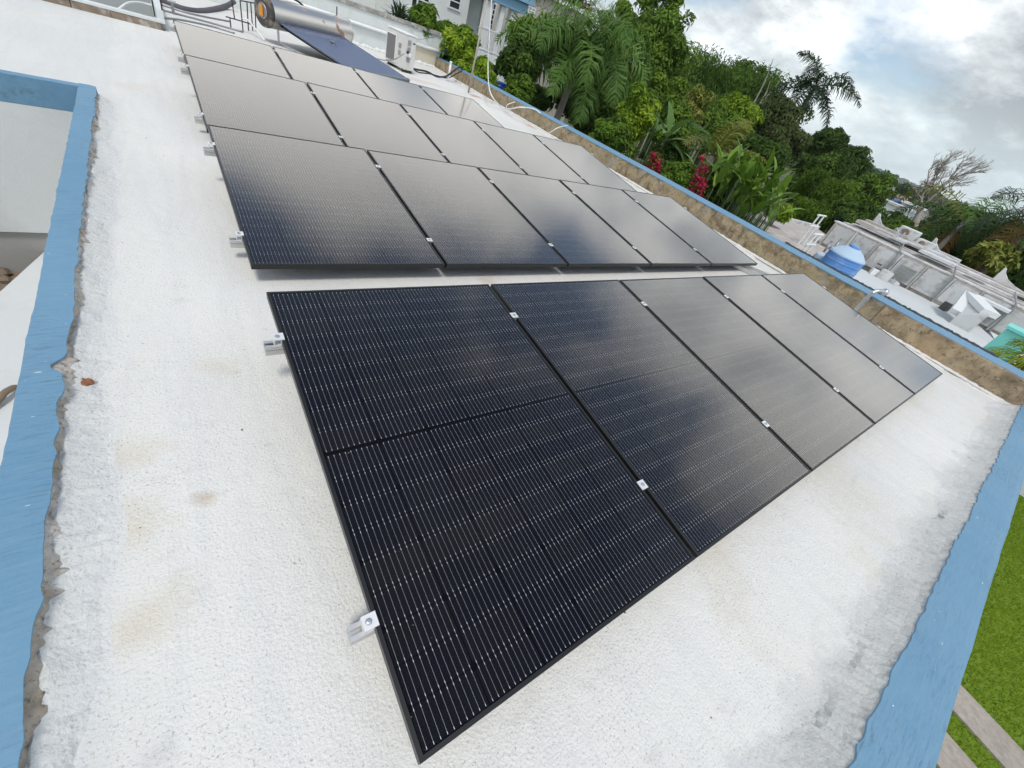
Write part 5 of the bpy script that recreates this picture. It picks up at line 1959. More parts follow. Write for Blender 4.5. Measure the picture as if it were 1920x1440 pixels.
for (u, v, D, w, lab, wm, rm) in FAR:
    q = at(u, v, D)
    gz = min(ground_z(q[0], q[1]), float(q[2]) - 2.5)
    t0 = thing('far_house', lab, 'house', (float(q[0]), float(q[1]), gz), (0, 0, rng.uniform(-0.4, 0.4)), 'far houses on the slope')
    h = float(q[2]) - gz
    mb = MB(); mb.box((-w / 2, -w / 2, -2), (w / 2, w / 2, h)); mb.build('wall', wm, t0)
    mb = MB(); mb.box((-w / 2 - 0.3, -w / 2 - 0.3, h + 0.001), (w / 2 + 0.3, w / 2 + 0.3, h + 0.45)); mb.build('roof', rm, t0)
    for k in range(3):
        x = -w / 2 + w * (k + 0.5) / 3
        mb = MB(); mb.box((x - 0.45, -w / 2 - 0.05, h - 1.9), (x + 0.45, -w / 2 + 0.02, h - 0.8)); mb.build('window', 'window_dark', t0)

# ------------------------------------------------------------------ vegetation
leaf_mat('leaf_palm_light', (0.05, 0.12, 0.022), (0.17, 0.29, 0.065), 0.3, 0.4)
plain('stalk_green', (0.05, 0.09, 0.025), 0.6, var=0.2)
leaf_mat('leaf_russet', (0.10, 0.07, 0.02), (0.22, 0.13, 0.04))
leaf_mat('leaf_olive', (0.05, 0.075, 0.022), (0.13, 0.16, 0.05))


def unit(a):
    return a / np.maximum(np.linalg.norm(a, axis=-1, keepdims=True), 1e-9)


def leaf_quads(P, Nm, Ln, Wd, rng, droop=0.3):
    """diamond leaves: P base points, Nm face normals"""
    n = len(P)
    ax = unit(np.cross(Nm, rng.normal(0, 1, (n, 3))))
    ax[:, 2] -= droop
    ax = unit(ax)
    sd = unit(np.cross(ax, Nm))
    nm = np.cross(sd, ax)
    L = Ln[:, None]; W = Wd[:, None]
    a = P
    b = P + ax * L * 0.45 + sd * W * 0.5 + nm * W * 0.12
    c = P + ax * L - nm * L * 0.08
    d = P + ax * L * 0.45 - sd * W * 0.5 + nm * W * 0.12
    V = np.stack([a, b, c, d], 1).reshape(-1, 3)
    F = np.arange(4 * n).reshape(-1, 4)
    return V, F


def rand_dirs(rng, n):
    return unit(rng.normal(0, 1, (n, 3)))


def crown_points(rng, c, rad, ncl, n, rcl=(0.26, 0.44), shell=0.55, zmin=-0.75):
    """leaf base points gathered in clumps through an ellipsoid; returns P, N, tint"""
    D = rand_dirs(rng, ncl * 3)
    D = D[D[:, 2] > zmin][:ncl]
    ncl = len(D)
    rr = rng.uniform(shell, 1.0, ncl)[:, None]
    wob = 1 + rng.normal(0, 0.10, ncl)[:, None]
    K = D * rr * rad * 0.80 * wob
    rc = rng.uniform(rcl[0], rcl[1], ncl) * float(np.mean(rad))
    ct = np.clip(rng.normal(0.45, 0.22, ncl), 0, 1)
    idx = rng.randint(0, ncl, n)
    d = rand_dirs(rng, n)
    out = unit(K / rad)[idx]
    d = unit(d + out * 0.35 + np.array([0, 0, 0.25]))
    r = rc[idx] * (0.45 + 0.6 * rng.rand(n) ** 0.5)
    P = K[idx] + d * r[:, None] * np.array([1, 1, 0.8])
    Nm = unit(d + np.array([0, 0, 0.55]) + rng.normal(0, 0.35, (n, 3)))
    tint = np.clip(ct[idx] + rng.normal(0, 0.2, n), 0, 1)
    return P + c, Nm, tint, K + c


def tree(name, label, u, v, D, ru, rv, mat, leaf, n, ncl=26, cat='tree', group=None, trunk='trunk_brown', tr=0.16, seed=1, shell=0.5, droop=0.3, aspect=0.45, lean=(0, 0), zmin=-0.75, limbs=9, rcl=(0.26, 0.44)):
    rng = np.random.RandomState(seed)
    c = at(u, v, D)
    s = px(u, v, D)
    rad = np.array([ru * s, ru * s, rv * s])
    gz = min(ground_z(c[0], c[1]), c[2] - rad[2] - 0.2)
    base = np.array([c[0] - lean[0], c[1] - lean[1], gz])
    t0 = thing(name, label, cat, tuple(base), group=group)
    lc = c - base
    P, Nm, tint, K = crown_points(rng, lc, rad, ncl, n, shell=shell, zmin=zmin, rcl=rcl)
    Ln = leaf * rng.uniform(0.4, 1.5, n)
    V, F = leaf_quads(P, Nm, Ln, Ln * aspect, rng, droop)
    mesh_np('crown', V, F, mat, t0, tint=np.repeat(tint, 4))
    top = lc + np.array([0, 0, -0.15 * rad[2]])
    mb = MB()
    mid = top * 0.5 + rng.normal(0, 0.05, 3) * rad[0]
    mb.tube(spline([(0, 0, -0.3), tuple(mid), tuple(top)], 5), [tr] * 4 + [tr * 0.85] * 3 + [tr * 0.7] * 3 + [tr * 0.6], 8)
    for k in range(min(limbs, len(K))):
        e = K[k]
        st = top * rng.uniform(0.72, 1.0)
        m2 = (st + e) / 2 + np.array([0, 0, 0.08 * rad[2]])
        mb.tube(spline([tuple(st), tuple(m2), tuple(e)], 3), [tr * 0.4] * 3 + [tr * 0.25] * 3 + [tr * 0.1], 5)
    mb.build('trunk', trunk, t0, smooth=True)
    return t0


def frond_mesh(rng, az, el0, length, droop, nleaf=46, ll=0.5, lw=0.03, plum=0.3, hang=0.6, curl=0.0, sway=(0, 0)):
    """one feather frond growing from the origin"""
    m = 14
    pts = [np.zeros(3)]
    dirs = []
    for k in range(m):
        s = k / (m - 1)
        el = el0 - droop * s ** 1.25
        a = az + curl * s
        d = np.array([math.cos(a) * math.cos(el), math.sin(a) * math.cos(el), math.sin(el)])
        d = d + np.array([sway[0], sway[1], 0]) * s
        d /= np.linalg.norm(d)
        dirs.append(d)
        pts.append(pts[-1] + d * length / m)
    pts = np.array(pts[:-1]); dirs = np.array(dirs)
    S = np.linspace(0.10, 0.995, nleaf)
    C0 = np.stack([np.interp(S, np.linspace(0, 1, m), pts[:, i]) for i in range(3)], 1)
    T = unit(np.stack([np.interp(S, np.linspace(0, 1, m), dirs[:, i]) for i in range(3)], 1))
    side = unit(np.cross(T, np.array([0, 0, 1.0]) + 1e-3))
    up = np.cross(side, T)
    V, F = [], []
    L = ll * np.sin(np.pi * (0.16 + 0.80 * S)) ** 0.75
    for sg in (-1, 1):
        roll = rng.normal(0.15, plum, nleaf)
        d1 = unit(side * sg * np.cos(roll)[:, None] + up * np.sin(roll)[:, None] + T * (0.35 + 0.5 * S[:, None] ** 2) + rng.normal(0, 0.06, (nleaf, 3)))
        p1 = C0 + d1 * (L * 0.5)[:, None]
        d2 = unit(d1 + np.array([0, 0, -hang]) + rng.normal(0, 0.08, (nleaf, 3)))
        p2 = p1 + d2 * (L * 0.5)[:, None]
        wv = T * lw * 0.5
        b = len(V) * 0
        arr = np.stack([C0 - wv * 0.6, C0 + wv * 0.6, p1 + wv, p1 - wv, p2 + wv * 0.15, p2 - wv * 0.15], 1)
        base = sum(len(x) for x in V)
        V.append(arr.reshape(-1, 3))
        ii = base + 6 * np.arange(nleaf)[:, None]
        F.append(np.concatenate([ii + np.array([0, 1, 2, 3]), ii + np.array([3, 2, 4, 5])]))
    # rachis as a thin three sided tube
    base = sum(len(x) for x in V)
    w = np.linspace(lw * 0.75, lw * 0.15, m)
    R_ = unit(np.cross(dirs, np.array([0, 0, 1.0]) + 1e-3)); U_ = np.cross(R_, dirs)
    ring = [pts + R_ * w[:, None], pts - R_ * w[:, None], pts - U_ * w[:, None]]
    V.append(np.concatenate(ring))
    ff = []
    for k in range(m - 1):
        for a, b in ((0, 1), (1, 2), (2, 0)):
            ff.append((base + a * m + k, base + b * m + k, base + b * m + k + 1, base + a * m + k + 1))
    F.append(np.array(ff))
    return np.concatenate(V), np.concatenate(F)


def palm(name, label, top_px, D, trunk_r, fronds, length, mat, seed, ll=0.5, nleaf=46, lw=0.035, shaft=0.0, lean_px=None, trunk='trunk_grey', droop=(0.9, 1.6), sway=(0, 0), group=None, plum=0.3, hang=0.6, el=(-0.2, 1.35), dead=0, az0=0.0, azr=2 * math.pi, mat2=None):
    rng = np.random.RandomState(seed)
    c = np.array(at(*top_px, D))
    if lean_px is not None:
        q = np.array(at(lean_px[0], lean_px[1], D * (lean_px[2] if len(lean_px) > 2 else 1.0)))
        dv = (q - c) / max(1e-6, abs(q[2] - c[2]))
    else:
        dv = np.array([0, 0, -1.0])
    gz = min(ground_z(c[0], c[1]), c[2] - 1.0)
    base = c + dv * (c[2] - gz)
    base[2] = gz
    t0 = thing(name, label, 'palm', tuple(base), group=group)
    top = c - base
    mb = MB()
    n = 14
    pts, rd = [], []
    for k in range(n):
        f = k / (n - 1)
        pts.append(tuple(top * f + np.array([0, 0, 0])))
        rd.append(trunk_r * (1.15 - 0.3 * f))
        if 0 < k < n - 1:
            pts.append(tuple(top * (f + 0.006))); rd.append(trunk_r * (1.09 - 0.3 * f))
    mb.tube(pts, rd, 12)
    mb.build('trunk', trunk, t0, smooth=True)
    tip = top.copy()
    if shaft:
        mb = MB(); mb.tube([tuple(top), tuple(top + [0, 0, shaft * 0.5]), tuple(top + [0, 0, shaft])], [trunk_r * 0.95, trunk_r * 0.85, trunk_r * 0.4], 12)
        mb.build('crownshaft', 'crownshaft', t0, smooth=True)
        tip = top + np.array([0, 0, shaft * 0.9])
    for k in range(fronds):
        f = (k + 0.5) / fronds
        e = el[1] - (el[1] - el[0]) * f ** 0.8 + rng.normal(0, 0.08)
        az = az0 + azr * ((k * 0.618034) % 1.0) + rng.normal(0, 0.12)
        dr = rng.uniform(*droop) * (0.75 + 0.35 * max(0, e))
        V, F = frond_mesh(rng, az, e, length * rng.uniform(0.85, 1.1), dr, nleaf, ll, lw, plum, hang, rng.normal(0, 0.2), sway)
        old = k >= fronds - dead
        tint = np.clip(rng.normal(0.45, 0.18) + rng.normal(0, 0.1, len(V)), 0, 1)
        mm = 'leaf_dry' if old else (mat2 if (mat2 and k % 3 == 2) else mat)
        o = mesh_np('frond', V, F, mm, t0, tint=tint)
        o.location = tuple(tip)
    return t0


def paddle(rng, az, el0, length, width, droop, fold=0.25, m=9):
    """broad paddle leaf on a short stalk, two blades along a bent midrib"""
    pts = [np.zeros(3)]
    dirs = []
    for k in range(m):
        s = k / (m - 1)
        e = el0 - droop * s ** 1.5
        d = np.array([math.cos(az) * math.cos(e), math.sin(az) * math.cos(e), math.sin(e)])
        dirs.append(d)
        pts.append(pts[-1] + d * length / m)
    pts = np.array(pts[:-1]); dirs = np.array(dirs)
    S = np.linspace(0, 1, m)
    w = width * 0.5 * np.clip(np.sin(np.pi * np.clip((S - 0.16) / 0.84, 0, 1) ** 0.75), 0, 1) ** 0.6
    w = np.maximum(w * (1 + rng.normal(0, 0.06, m)), 0.006)
    side = unit(np.cross(dirs, np.array([0, 0, 1.0]) + 1e-3)); up = np.cross(side, dirs)
    lf = pts + side * w[:, None] + up * (w * fold)[:, None]
    rt = pts - side * w[:, None] + up * (w * fold)[:, None]
    V = np.concatenate([lf, pts, rt])
    F = []
    for k in range(m - 1):
        F += [(k, k + 1, m + k + 1, m + k), (m + k, m + k + 1, 2 * m + k + 1, 2 * m + k)]
    return V, np.array(F)


def paddle_plant(name, label, base_px, D, leaves, mat, seed, cat='plant', group=None):
    """leaves: list of (dx, dy, z0, az, el, length, width, droop)"""
    rng = np.random.RandomState(seed)
    c = np.array(at(*base_px, D))
    gz = ground_z(c[0], c[1])
    t0 = thing(name, label, cat, (c[0], c[1], gz), group=group)
    off = c[2] - gz
    for (dx, dy, z0, az, el_, ln, wd, dr) in leaves:
        V, F = paddle(rng, az, el_, ln, wd, dr)
        o = mesh_np('leaf', V, F, mat, t0, tint=np.clip(rng.normal(0.5, 0.22) + rng.normal(0, 0.06, len(V)), 0, 1), smooth=True)
        o.location = (dx, dy, off + z0)
        mb = MB(); mb.tube([(dx * 0.5, dy * 0.5, -0.2), (dx * 0.9, dy * 0.9, (off + z0) * 0.5), (dx, dy, off + z0 + 0.02)], [0.018, 0.014, 0.008], 6)
        mb.build('stalk', 'stalk_green', t0, smooth=True)
    return t0


def bamboo(label, u, v, D, hpx, seed, ncul=16, spread=0.5, mat='leaf_bamboo', n=9000, sway=(0.3, -0.2)):
    rng = np.random.RandomState(seed)
    s = px(u, v, D)
    top = np.array(at(u, v, D))
    gz = min(ground_z(top[0], top[1]), top[2] - hpx * s)
    H = top[2] - gz
    t0 = thing('bamboo_clump', label, 'bamboo', (top[0], top[1], gz), group='bamboo clumps on the slope')
    mb = MB()
    P, T = [], []
    per = n // ncul
    for k in range(ncul):
        az = rng.uniform(0, 2 * np.pi)
        h = H * rng.uniform(0.72, 1.02)
        reach = hpx * s * spread * rng.uniform(0.3, 1.0)
        dx, dy = math.cos(az) * reach + sway[0] * hpx * s * 0.4, math.sin(az) * reach + sway[1] * hpx * s * 0.4
        b0 = rng.normal(0, 0.35, 2)
        path = spline([(b0[0], b0[1], 0), (b0[0] + dx * 0.12, b0[1] + dy * 0.12, h * 0.5), (b0[0] + dx * 0.5, b0[1] + dy * 0.5, h * 0.9), (b0[0] + dx * 0.85, b0[1] + dy * 0.85, h * 0.98), (b0[0] + dx * 1.15, b0[1] + dy * 1.15, h * 0.82)], 5)
        mb.tube(path, [0.05 * (1 - 0.85 * i / (len(path) - 1)) for i in range(len(path))], 5)
        pa = np.array(path)
        f = rng.uniform(0.42, 1.0, per) ** 0.8
        ii = f * (len(pa) - 1)
        lo = np.floor(ii).astype(int).clip(0, len(pa) - 2)
        q = pa[lo] + (pa[lo + 1] - pa[lo]) * (ii - lo)[:, None]
        r = (0.25 + 0.5 * np.sin(np.pi * f)) * hpx * s * 0.16
        q = q + rng.normal(0, 1, (per, 3)) * r[:, None] * np.array([1, 1, 0.6]) - np.array([0, 0, 1.0]) * (rng.rand(per) * r * 1.2)[:, None]
        P.append(q); T.append(np.clip(rng.normal(0.45, 0.18) + rng.normal(0, 0.18, per), 0, 1))
    P = np.concatenate(P); T = np.concatenate(T)
    Nm = unit(rng.normal(0, 0.6, (len(P), 3)) + np.array([0, 0, 0.7]))
    Ln = rng.uniform(0.22, 0.42, len(P)) * D / 45
    V, F = leaf_quads(P, Nm, Ln, Ln * 0.24, rng, 0.9)
    mesh_np('foliage', V, F, mat, t0, tint=np.repeat(T, 4))
    mb.build('culms', 'stalk_green', t0, smooth=True)['kind'] = 'stuff'


# --- shrubs by the end wall and the white house
rng0 = np.random.RandomState(2)


def strappy(label, u, v, D, rpx, n, mat, seed, name='strap_leaf_plant'):
    rng = np.random.RandomState(seed)
    c = np.array(at(u, v, D)); s = px(u, v, D)
    gz = ground_z(c[0], c[1])
    t0 = thing(name, label, 'plant', (c[0], c[1], gz))
    off = c[2] - gz
    for k in range(n):
        V, F = paddle(rng, rng.uniform(0, 6.28), rng.uniform(0.3, 1.45), rpx * s * rng.uniform(0.7, 1.15), 0.07, rng.uniform(0.4, 1.8), m=7)
        o = mesh_np('leaf', V, F, mat, t0, tint=np.clip(rng.normal(0.4, 0.2) + np.zeros(len(V)), 0, 1))
        o.location = (rng.normal(0, 0.05), rng.normal(0, 0.05), off - rng.uniform(0, 0.25))
    mb = MB(); mb.tube([(0, 0, -0.1), (0, 0, off)], 0.06, 8); mb.build('stem', 'trunk_grey', t0)


strappy('spiky dark green yucca above the mouldy coping', 748, 35, 16.5, 42, 70, 'leaf_palm_dark', 5)
SH = dict(trunk='trunk_brown', tr=0.05)
tree('shrub', 'rounded green shrub below the louvred windows beside the yucca', 797, 48, 17.0, 34, 30, 'leaf_mid', 0.13, 7000, 26, 'shrub', seed=11, **SH)
tree('shrub', 'leafy green shrub at the corner of the white house', 838, 70, 17.6, 36, 32, 'leaf_mid', 0.13, 7000, 26, 'shrub', seed=12, **SH)
tree('shrub', 'bright feathery shrub directly over the blue wall by the vent pipe', 868, 98, 16.6, 40, 36, 'leaf_bright', 0.12, 9000, 34, 'shrub', seed=13, **SH)
tree('shrub', 'low feathery shrub crowding the wall beside the mast', 905, 138, 15.6, 30, 26, 'leaf_bright', 0.11, 7000, 30, 'shrub', seed=14, **SH)
tree('shrub', 'small dark shrub behind the blue beam end', 832, 108, 17.2, 26, 26, 'leaf_dark', 0.12, 4000, 20, 'shrub', seed=15, **SH)
tree('shrub', 'yellow green climber heaped beside the porch stair', 985, 68, 20.5, 34, 30, 'leaf_bright', 0.15, 7000, 30, 'shrub', seed=16, **SH)
tree('shrub', 'dark glossy shrub below the yellow green climber', 972, 122, 19.0, 40, 42, 'leaf_dark', 0.15, 9000, 36, 'shrub', seed=17, **SH)
tree('shrub', 'olive shrub between the blue barrel and the royal palm', 975, 170, 17.0, 30, 28, 'leaf_mid', 0.12, 6000, 26, 'shrub', seed=18, **SH)
tree('shrub', 'dark bush at the foot of the royal palm on the house side', 1010, 190, 24.5, 34, 30, 'leaf_dark', 0.13, 8000, 30, 'shrub', seed=19, **SH)
tree('shrub', 'broad dark thicket behind the royal palm trunk', 1100, 180, 26, 85, 52, 'leaf_dark', 0.2, 14000, 44, 'shrub', seed=20, **SH)
tree('shrub', 'dense dark shrub on the far side of the royal palm trunk', 1100, 225, 24.5, 36, 34, 'leaf_dark', 0.13, 9000, 34, 'shrub', seed=21, **SH)
tree('shrub', 'olive leaved bush over the blue wall next to the bright laurel', 1140, 255, 16.5, 36, 44, 'leaf_mid', 0.12, 9000, 34, 'shrub', seed=22, **SH)
tree('shrub', 'tall bright yellow green laurel bush rising over the blue wall', 1186, 228, 17.2, 38, 66, 'leaf_bright', 0.13, 12000, 44, 'shrub', seed=23, **SH)
tree('tree', 'reddish brown topped tree behind the beige house', 1060, 2, 48, 70, 45, 'leaf_russet', 0.28, 7000, 26, seed=24, tr=0.2)
tree('tree', 'tall broadleaf tree with an open ragged top behind the royal palm', 1222, 112, 29, 66, 82, 'leaf_mid', 0.2, 16000, 56, seed=25, trunk='trunk_grey', tr=0.14, shell=0.35)
tree('tree', 'sparse upper boughs of a tall thin tree against the sky', 1238, 22, 31, 62, 52, 'leaf_mid', 0.26, 2600, 34, seed=26, trunk='trunk_grey', tr=0.09, rcl=(0.14, 0.24), limbs=26)
tree('tree', 'leafy tree between the royal palm crown and the tall ragged tree', 1165, 60, 34, 46, 52, 'leaf_bright', 0.2, 7000, 30, seed=27, tr=0.14)
tree('tree', 'dense middle green tree under the tall ragged tree', 1235, 190, 26, 48, 50, 'leaf_mid', 0.17, 10000, 40, seed=28, tr=0.12)

palm('royal_palm', 'large royal palm with drooping plumed fronds and a green crownshaft', (1072, 150), 21, 0.16, 24, 3.8, 'leaf_palm_light', 3, ll=1.05, nleaf=76, lw=0.055, shaft=0.9, lean_px=(1043, 226, 0.985), droop=(1.5, 2.3), plum=0.5, hang=1.1, el=(-0.05, 1.25), az0=0.6)

# --- bamboo slope
tree('tree', 'very dark tree mass behind the bamboo plumes', 1365, 190, 60, 95, 62, 'leaf_dark', 0.42, 12000, 44, seed=40, tr=0.25)
bamboo('bamboo clump next to the tall ragged tree', 1300, 92, 44, 120, 41, 15)
bamboo('tallest bamboo clump with drooping dark plumes', 1352, 106, 46, 125, 42, 18)
bamboo('bamboo clump with one plume overhanging towards the second palm', 1400, 118, 47, 115, 43, 16, sway=(0.5, -0.4))
bamboo('short bamboo clump in front of the dark tree mass', 1345, 170, 40, 80, 44, 14)
bamboo('bamboo clump behind the bare white stems', 1432, 150, 50, 90, 45, 13)
bamboo('low bamboo clump near the banana plant', 1285, 160, 38, 80, 46, 14)
# bare white stems
for k, (a, b2, lab) in enumerate([((1414, 192), (1450, 110), 'long bare white stem rising above the bamboo'), ((1424, 196), (1444, 152), 'short bare white stem beside the bamboo'), ((1424, 198), (1462, 152), 'forked bare white stem leaning towards the second palm')]):
    mb = MB(); p0, p1 = np.array(at(*a, 42)), np.array(at(*b2, 42))
    mb.tube(spline([p0 - [0, 0, 3], p0, (p0 + p1) / 2 + [0.15, 0, 0.1], p1], 5), [0.07] * 6 + [0.05] * 5 + [0.03] * 4 + [0.015], 6)
    tag(mb.build('bare_sapling', 'dead_wood', smooth=True), lab, 'sapling', 'bare stems on the slope')

tree('tree', 'bright green rounded tree below the bamboo', 1378, 226, 31, 48, 44, 'leaf_bright', 0.17, 10000, 40, seed=50, tr=0.12)
tree('shrub', 'yellow leaved croton bush rising between the green trees', 1302, 206, 25, 26, 44, 'leaf_yellow', 0.15, 5000, 30, 'shrub', seed=51, **SH)
tree('tree', 'middle green tree behind the young coconut palm', 1335, 245, 28, 52, 42, 'leaf_mid', 0.16, 10000, 40, seed=52, tr=0.12)
tree('tree', 'mixed green bush behind the banana leaves', 1265, 245, 22, 44, 46, 'leaf_mid', 0.14, 9000, 36, seed=53, tr=0.1)
tree('tree', 'olive tree with drooping twigs beside the second palm', 1452, 228, 34, 50, 46, 'leaf_olive', 0.2, 9000, 38, seed=54, tr=0.13, droop=0.8)
tree('tree', 'brownish vine hung tree crossed by the second palm trunk', 1468, 272, 33, 52, 34, 'leaf_olive', 0.2, 8000, 34, seed=55, tr=0.13, droop=0.9)
tree('tree', 'dark tree filling the hollow behind the strap leaved clump', 1420, 300, 24, 60, 46, 'leaf_dark', 0.16, 9000, 36, seed=56, tr=0.1)
palm('tall_palm', 'tall palm silhouetted against the clouds with a leaning pale trunk', (1508, 196), 36, 0.16, 11, 3.2, 'leaf_palm_dark', 8, ll=0.75, nleaf=64, lw=0.06, shaft=1.1, lean_px=(1447, 288, 1.0), droop=(1.1, 2.1), plum=0.45, hang=0.9, el=(-0.5, 1.3), az0=1.9)
tree('tree', 'dark round topped tree below the silhouetted palm', 1552, 276, 52, 36, 38, 'leaf_dark', 0.3, 9000, 36, seed=57, tr=0.2)
tree('tree', 'big dark tree standing over the weathered roof', 1532, 345, 40, 58, 56, 'leaf_dark', 0.26, 14000, 50, seed=58, tr=0.2)
tree('tree', 'dark spreading tree whose branch reaches out to the hill ridge', 1582, 306, 50, 40, 34, 'leaf_dark', 0.3, 9000, 40, seed=59, tr=0.2)
bamboo('feathery bamboo clump arching over the weathered roof', 1560, 322, 34, 90, 60, 14, mat='leaf_mid')
bamboo('lower bamboo clump beside the strap leaved clump', 1520, 372, 30, 70, 61, 12, mat='leaf_mid')
bamboo('bamboo clump behind the television antenna', 1600, 372, 36, 66, 62, 12, mat='leaf_mid')
tree('tree', 'middle green tree with small gaps in front of the far houses', 1630, 358, 60, 40, 36, 'leaf_mid', 0.3, 8000, 36, seed=63, tr=0.18)
tree('tree', 'low spreading dark tree behind the television antenna', 1680, 446, 34, 62, 28, 'leaf_mid', 0.2, 12000, 44, seed=64, tr=0.14)
tree('tree', 'dark shrubby tree below the big dark tree at the roof edge', 1610, 418, 30, 62, 34, 'leaf_dark', 0.2, 11000, 40, seed=65, tr=0.14)
tree('tree', 'dark tree behind the curved white fins', 1745, 486, 30, 60, 40, 'leaf_dark', 0.2, 10000, 40, seed=66, tr=0.13)
tree('tree', 'grey green tree on the far slope behind the coconut palm', 1795, 420, 90, 55, 30, 'leaf_far', 0.5, 6000, 30, seed=67, tr=0.25)
tree('tree', 'dark tree standing right of the leaning coconut trunk', 1835, 490, 28, 62, 38, 'leaf_dark', 0.19, 11000, 40, seed=68, tr=0.14)
tree('tree', 'deep green tree behind the turquoise pillar', 1905, 545, 25, 60, 46, 'leaf_dark', 0.18, 11000, 40, seed=69, tr=0.14)
tree('tree', 'tree with pale yellow green leaf sprays above the white roof', 1868, 478, 22, 44, 28, 'leaf_yellow', 0.2, 1500, 30, seed=70, tr=0.07, rcl=(0.12, 0.22))
tree('tree', 'green tree with thin twigs at the foot of the coconut palm', 1925, 470, 27, 45, 36, 'leaf_mid', 0.2, 7000, 30, seed=71, tr=0.12)
WIND = (float(ROT[0][0]) * 0.75, float(ROT[0][1]) * 0.75)
palm('coconut_palm', 'wind blown coconut palm with brown hanging fronds on a thin leaning trunk', (1806, 420), 27, 0.13, 18, 3.4, 'leaf_palm', 12, ll=0.75, nleaf=56, lw=0.045, lean_px=(1742, 482, 0.96), droop=(1.0, 2.0), sway=WIND, plum=0.35, hang=0.8, el=(-0.7, 1.2), dead=3, mat2='leaf_palm_yellow')
palm('coconut_palm', 'second coconut palm leaning behind the first one', (1862, 452), 30, 0.12, 13, 3.0, 'leaf_palm_dark', 13, ll=0.7, nleaf=50, lw=0.045, lean_px=(1800, 500, 0.98), droop=(1.0, 1.9), sway=WIND, hang=0.8, el=(-0.6, 1.1))
palm('coconut_palm', 'dark palm fronds arching above the yellow leaf sprays', (1955, 408), 24, 0.12, 13, 3.0, 'leaf_palm_dark', 14, ll=0.7, nleaf=50, lw=0.045, droop=(1.2, 2.0), sway=WIND, hang=0.9, el=(-0.6, 1.0), dead=2)
palm('young_palm', 'young coconut palm with yellowing fronds above the magenta flowers', (1335, 292), 17.5, 0.10, 9, 2.0, 'leaf_palm_yellow', 15, ll=0.55, nleaf=44, lw=0.035, droop=(0.7, 1.5), hang=0.5, el=(-0.1, 1.35), dead=1, mat2='leaf_palm', plum=0.2)
palm('golden_palm', 'golden green palm beside the blue wall below the turquoise pillar', (1985, 730), 10.2, 0.08, 16, 1.15, 'leaf_palm_gold', 16, ll=0.5, nleaf=52, lw=0.022, droop=(1.2, 2.0), hang=0.9, el=(-0.1, 1.3))

# banana
rb = np.random.RandomState(33)
paddle_plant('banana_plant', 'banana plant with broad split leaves behind the blue wall', (1248, 262), 16.5,
             [(0.02, 0.0, 0, 5.6, 0.35, 1.25, 0.34, 0.9), (0.0, 0.03, 0, 5.9, 0.05, 1.2, 0.34, 0.9), (0, 0, 0, 5.0, -0.15, 1.1, 0.32, 0.7), (0, 0, 0.05, 0.4, 0.7, 1.2, 0.32, 1.1),
              (0.02, 0, 0.05, 1.4, 1.15, 1.3, 0.3, 0.6), (-0.03, 0, 0, 2.6, 0.9, 1.2, 0.3, 1.0), (0, -0.02, 0, 3.6, 0.6, 1.1, 0.3, 1.2), (0, 0, 0.05, 4.4, 1.0, 1.2, 0.28, 0.9)], 'leaf_banana', 33, 'banana')
paddle_plant('banana_plant', 'smaller banana plant nearer the laurel bush', (1226, 248), 17.5,
             [(0, 0, 0, a, e, 1.0, 0.28, d) for a, e, d in zip(rb.uniform(0, 6.28, 7), rb.uniform(0.3, 1.3, 7), rb.uniform(0.5, 1.2, 7))], 'leaf_banana', 34, 'banana')


def strap_clump(label, u, v, D, n, seed, spread, lmin, lmax):
    rng = np.random.RandomState(seed)
    L = []
    right = ROT[0].copy()
    for k in range(n):
        az = rng.uniform(0, 6.28)
        r = spread * math.sqrt(rng.rand())
        th = rng.uniform(0, 6.28)
        L.append((r * math.cos(th), r * math.sin(th), rng.uniform(-0.7, 0.25), az, rng.uniform(0.55, 1.35), rng.uniform(lmin, lmax), rng.uniform(0.13, 0.2), rng.uniform(0.1, 1.1)))
    paddle_plant('heliconia_clump', label, (u, v), D, L, 'leaf_heliconia', seed, 'plant', 'strap leaved clumps by the wall')


strap_clump('tall clump of long upright strap leaves beyond the blue wall', 1385, 335, 14.5, 120, 35, 1.15, 0.6, 1.05)
strap_clump('wide clump of arching strap leaves next to the weathered roof', 1418, 362, 14.2, 110, 36, 0.95, 0.5, 0.9)
tree('shrub', 'small leaved green hedge behind the blue wall between the flowers', 1272, 335, 13.5, 42, 32, 'leaf_mid', 0.08, 12000, 40, 'shrub', seed=72, trunk='trunk_brown', tr=0.04)
tree('shrub', 'dark creeper filling the gap below the banana plant', 1255, 292, 16.8, 40, 30, 'leaf_dark', 0.11, 8000, 30, 'shrub', seed=73, trunk='trunk_brown', tr=0.04)
tree('shrub', 'low fern green shrub at the left end of the weathered roof', 1462, 398, 15.8, 24, 14, 'leaf_bright', 0.10, 5000, 26, 'shrub', seed=74, trunk='trunk_brown', tr=0.04)
tree('shrub', 'shadowy shrub under the young coconut palm', 1330, 352, 14.5, 40, 36, 'leaf_dark', 0.10, 8000, 30, 'shrub', seed=75, trunk='trunk_brown', tr=0.04)


